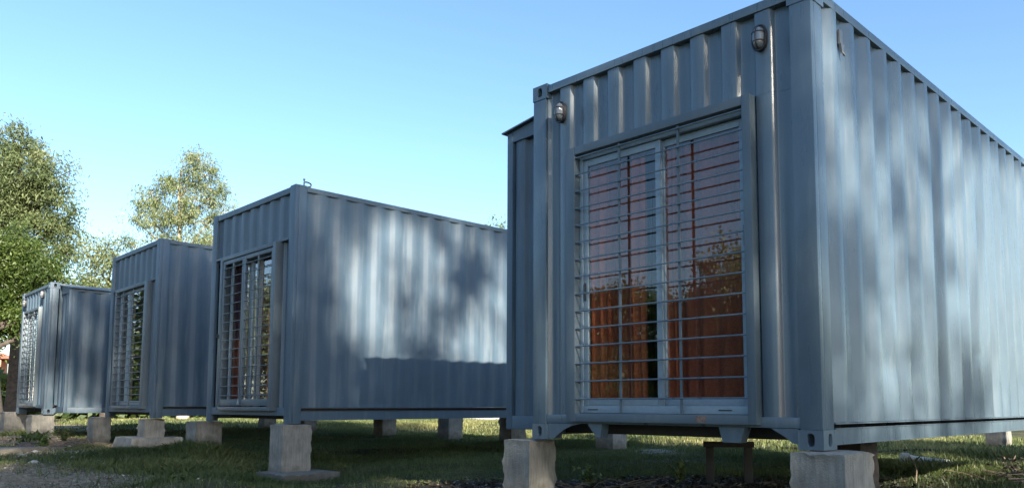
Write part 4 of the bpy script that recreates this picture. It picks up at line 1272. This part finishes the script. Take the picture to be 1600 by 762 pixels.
# ------------------------------------------------------------------ weeds and fallen branch
def weed(x, y, h, stems, label, seed, mat='leaf_bright', ll=0.055, lw=0.022, flop=0.5, name='weed', group=None, per=18):
    global rng
    rng = np.random.default_rng(seed); r = random.Random(seed)
    z = gh(x, y)
    R = empty(name, (x, y, z), label, 'weed', group)
    st = MB(); P = []; D = []
    for i in range(stems):
        a = r.uniform(0, 6.28); q = flop * r.random(); p = Vector((0, 0, -0.01)); hh = h * r.uniform(.6, 1)
        pts = [p.copy()]
        for k in range(1, 6):
            t = k / 5
            pts.append(Vector((math.cos(a) * q * t * t * h * 1.6, math.sin(a) * q * t * t * h * 1.6, hh * (t - 0.25 * q * t * t))))
        st.tube(pts, [0.005, 0.0045, 0.004, 0.003, 0.0025, 0.0015], 4, cap=False)
        for k in range(per):
            t = r.uniform(0.2, 1) * 5; i0 = min(4, int(t)); pp = pts[i0].lerp(pts[i0 + 1], t - i0)
            P.append(tuple(pp)); D.append((r.gauss(0, 1), r.gauss(0, 1), r.gauss(0.2, .5)))
    st.build('stem', MAT['bark'], R)
    P = np.array(P); D = np.array(D); D /= np.linalg.norm(D, axis=1)[:, None]
    s = 0.6 + 0.8 * rng.random(len(P))
    c, q, t = leaf_quads(P, D, lw * s, ll * s, rng.random(len(P)))
    foliage_object('leaves', c, q, t, MAT[mat], R)
    return R
WG = 'low weeds growing beside the cabins'
weed(-14.1, -0.35, 0.42, 14, 'upright leafy weed in the soil between the farthest and third cabins', 1, mat='leaf_bright', group=WG, ll=0.05, lw=0.016)
weed(-14.55, -0.55, 0.28, 12, 'sprawling low weed left of the upright one', 2, mat='leaf_bright', flop=1.6, group=WG, ll=0.045, lw=0.015)
weed(-2.55, 2.2, 0.26, 6, 'thin weed left of the steel stand', 4, mat='leaf_green', group=WG)
weed(-3.15, 1.5, 0.24, 7, 'small weed by the left front pillar of the near cabin', 5, mat='leaf_green', group=WG)
weed(-1.75, 3.1, 0.22, 5, 'thin weed right of the steel stand', 6, mat='leaf_green', group=WG)
for i, (x, y) in enumerate(((0.35, 4.75), (-0.15, 4.55), (0.05, 5.1))):
    weed(x, y, 0.26, 9, ['rightmost dark dry weed in the lower right corner', 'dark dry weed nearest the bottom edge at the right', 'dry weed behind the other two at the lower right'][i], 7 + i, mat='litter', flop=1.0, group='dry weeds in the lower right corner', per=12)
# fallen leafy branch
mb = MB(); bp = [(-14.75, -0.95), (-14.3, -0.8), (-13.85, -0.75), (-13.45, -0.8)]
pts = [(x, y, gh(x, y) + z) for (x, y), z in zip(bp, (0.05, 0.17, 0.16, 0.05))]
FB = empty('fallen_branch', pts[0], 'fallen green leafy branch lying on soil near the farthest cabin', 'branch')
o = Vector(pts[0])
mb.tube([Vector(p) - o for p in pts], [0.012, 0.01, 0.007, 0.004], 5); mb.build('stem', MAT['bark'], FB)
rng = np.random.default_rng(9); n = 260; t = rng.random(n) * 2.999; i0 = t.astype(int); A = np.array(pts)
P = A[i0] + (A[i0 + 1] - A[i0]) * (t - i0)[:, None] - A[0] + rng.normal(size=(n, 3)) * [0.05, .05, .03]
D = rng.normal(size=(n, 3)); D[:, 2] -= .6; D /= np.linalg.norm(D, axis=1)[:, None]
c, q, tt = leaf_quads(P, D, np.full(n, .03), np.full(n, .10), rng.random(n)); foliage_object('leaves', c, q, tt, MAT['leaf_bright'], FB)
# sticks
for (p0, p1, rad, lab) in (((-13.25, -1.30, .03), (-13.38, -1.28, .25), .012, 'short stick poking up beside the broken slab'),
                           ((-0.75, 3.55, .0), (-0.78, 3.6, .22), .006, 'thin pale stalk standing in the litter under the near cabin')):
    z0 = gh(p0[0], p0[1])
    tag(MB().tube([(p0[0], p0[1], z0 + p0[2]), ((p0[0] + p1[0]) / 2 + .01, p1[1], z0 + (p0[2] + p1[2]) / 2), (p1[0], p1[1], z0 + p1[2])], [rad, rad * .8, rad * .5], 6).build('stick', MAT['wood']), lab, 'stick')

# driftwood on the pale sand beyond
for i, (x, y, L, a) in enumerate(((-19.0, 22.2, 1.6, .4), (-17.6, 22.6, .9, 1.3), (-16.4, 23.6, 1.9, .2), (-21.2, 20.5, 1.2, .6))):
    z = gh(x, y)
    d = Vector((math.cos(a), math.sin(a), 0.18))
    p = Vector((x, y, z + 0.08))
    tag(MB().tube([p, p + d * L * .5 + Vector((0, 0, .08)), p + d * L], [.10, .13, .04], 7).build('log', MAT['wood'], smooth=60),
        ['dark log on the pale sand seen under the second cabin', 'short upright-leaning log on the pale sand', 'longest log on the pale sand, rightmost', 'log at the left end of the pale sand'][i], 'log', 'logs on the pale sand far behind')

# ------------------------------------------------------------------ far wall and house at the left edge
wl = MB().box(-60, -50.4, 0, 0.2, -0.6, 2.0)
MAT['white_wall'] = simple('white_render', (0.78, 0.76, 0.72), 0.9, nscale=3, var=0.06)
MAT['salmon'] = simple('salmon_render', (0.52, 0.27, 0.19), 0.9)
MAT['roof_tile'] = simple('terracotta_tiles', (0.22, 0.10, 0.07), 0.9, nscale=10, var=0.3)
gzw = gh(-52, 5)
bw = MB().box(-14.0, 0.0, -0.12, 0.12, -0.3, 1.62, 0.02).build('boundary_wall', MAT['white_wall'])
bw.location = (-45.0, 4.9, gh(-45, 5)); bw.rotation_euler.z = math.radians(78)
tag(bw, 'low white rendered wall far off at the left edge', 'wall')
HR = empty('house', (-52.0, 6.4, gh(-52, 6)), 'distant house with brown tiled roof and salmon column at the left edge', 'house', rz=math.radians(78))
MB().box(-11.0, -0.3, 1.5, 6.0, -0.2, 3.2, 0.02).build('wall', MAT['salmon'], HR)
MB().prism([(-11.6, 3.25), (0.3, 3.25), (-2.5, 4.3), (-8.8, 4.3)], 1, -0.4, 6.6).build('roof', MAT['roof_tile'], HR)
for x in (-10.6, -7.3, -4.0, -0.75):
    MB().box(x - 0.22, x + 0.22, -0.22, 0.22, -0.2, 3.24, 0.02).build('column', MAT['salmon'], HR)
for x in (-9.0, -5.6, -2.3):
    f = MB().box(x - 0.5, x + 0.5, 1.44, 1.498, 0.8, 2.2).build('window', MAT['white_wall'], HR)
    MB().box(x - 0.43, x + 0.43, 1.425, 1.438, 0.87, 2.13).build('pane', MAT['glass'], f)

# dense shrubbery closing the yard far behind, which reads as one dark mass
rng = np.random.default_rng(71)
n = 60000
az = np.radians(np.where(np.arange(n) < 26000, rng.uniform(-86, -53, n), rng.uniform(-22, 80, n))); dd = rng.uniform(40, 44, n) + np.where(np.arange(n) < 26000, 0, 12)
x = 2.1 + np.sin(az) * dd; y = -4.47 + np.cos(az) * dd
hh = (1.3 + 1.5 * vnoise(x * .5, y * .5, 41)) * rng.random(n) ** 0.8
P = np.stack([x, y, ground_h(x, y) + hh], 1)
D = rng.normal(size=(n, 3)); D /= np.linalg.norm(D, axis=1)[:, None]
co, q, tn = leaf_quads(P, D, rng.uniform(.16, .3, n), rng.uniform(.3, .5, n), rng.random(n) * .6)
tag(foliage_object('shrubbery', co, q, tn, MAT['leaf_green']), 'dark green shrubbery far behind the cabins at the edge of the yard', 'shrubbery', kind='stuff')

# clods, chips and dry leaves on the bare soil
r = np.random.default_rng(91)
x = r.uniform(-16.5, -4.6, 70000); y = r.uniform(-3.2, 0.2, 70000)
k = r.random(len(x)) < dirt_mask(x, y) * 0.55 * vnoise(x * 2.2, y * 2.2, 51) + 0.01
x, y = x[k], y[k]; m = len(x)
P = np.stack([x, y, ground_h(x, y) + 0.005 + 0.012 * r.random(m)], 1)
a = r.uniform(0, 6.28, m); D = np.stack([np.cos(a), np.sin(a), r.uniform(-.2, .5, m)], 1)
D /= np.linalg.norm(D, axis=1)[:, None]
rng = np.random.default_rng(92)
MAT['chips'] = leaf_mat('soil_chips', (0.06, 0.045, 0.032), (0.19, 0.15, 0.11), (0.46, 0.42, 0.36), 0.02)
co, q, tn = leaf_quads(P, D, 0.008 + 0.012 * r.random(m), 0.012 + 0.03 * r.random(m) ** 3, r.random(m) ** 1.8)
tag(foliage_object('soil_rubble', co, q, tn, MAT['chips']), 'crumbled clods and dry leaves on the bare soil at the left', 'rubble', kind='stuff')
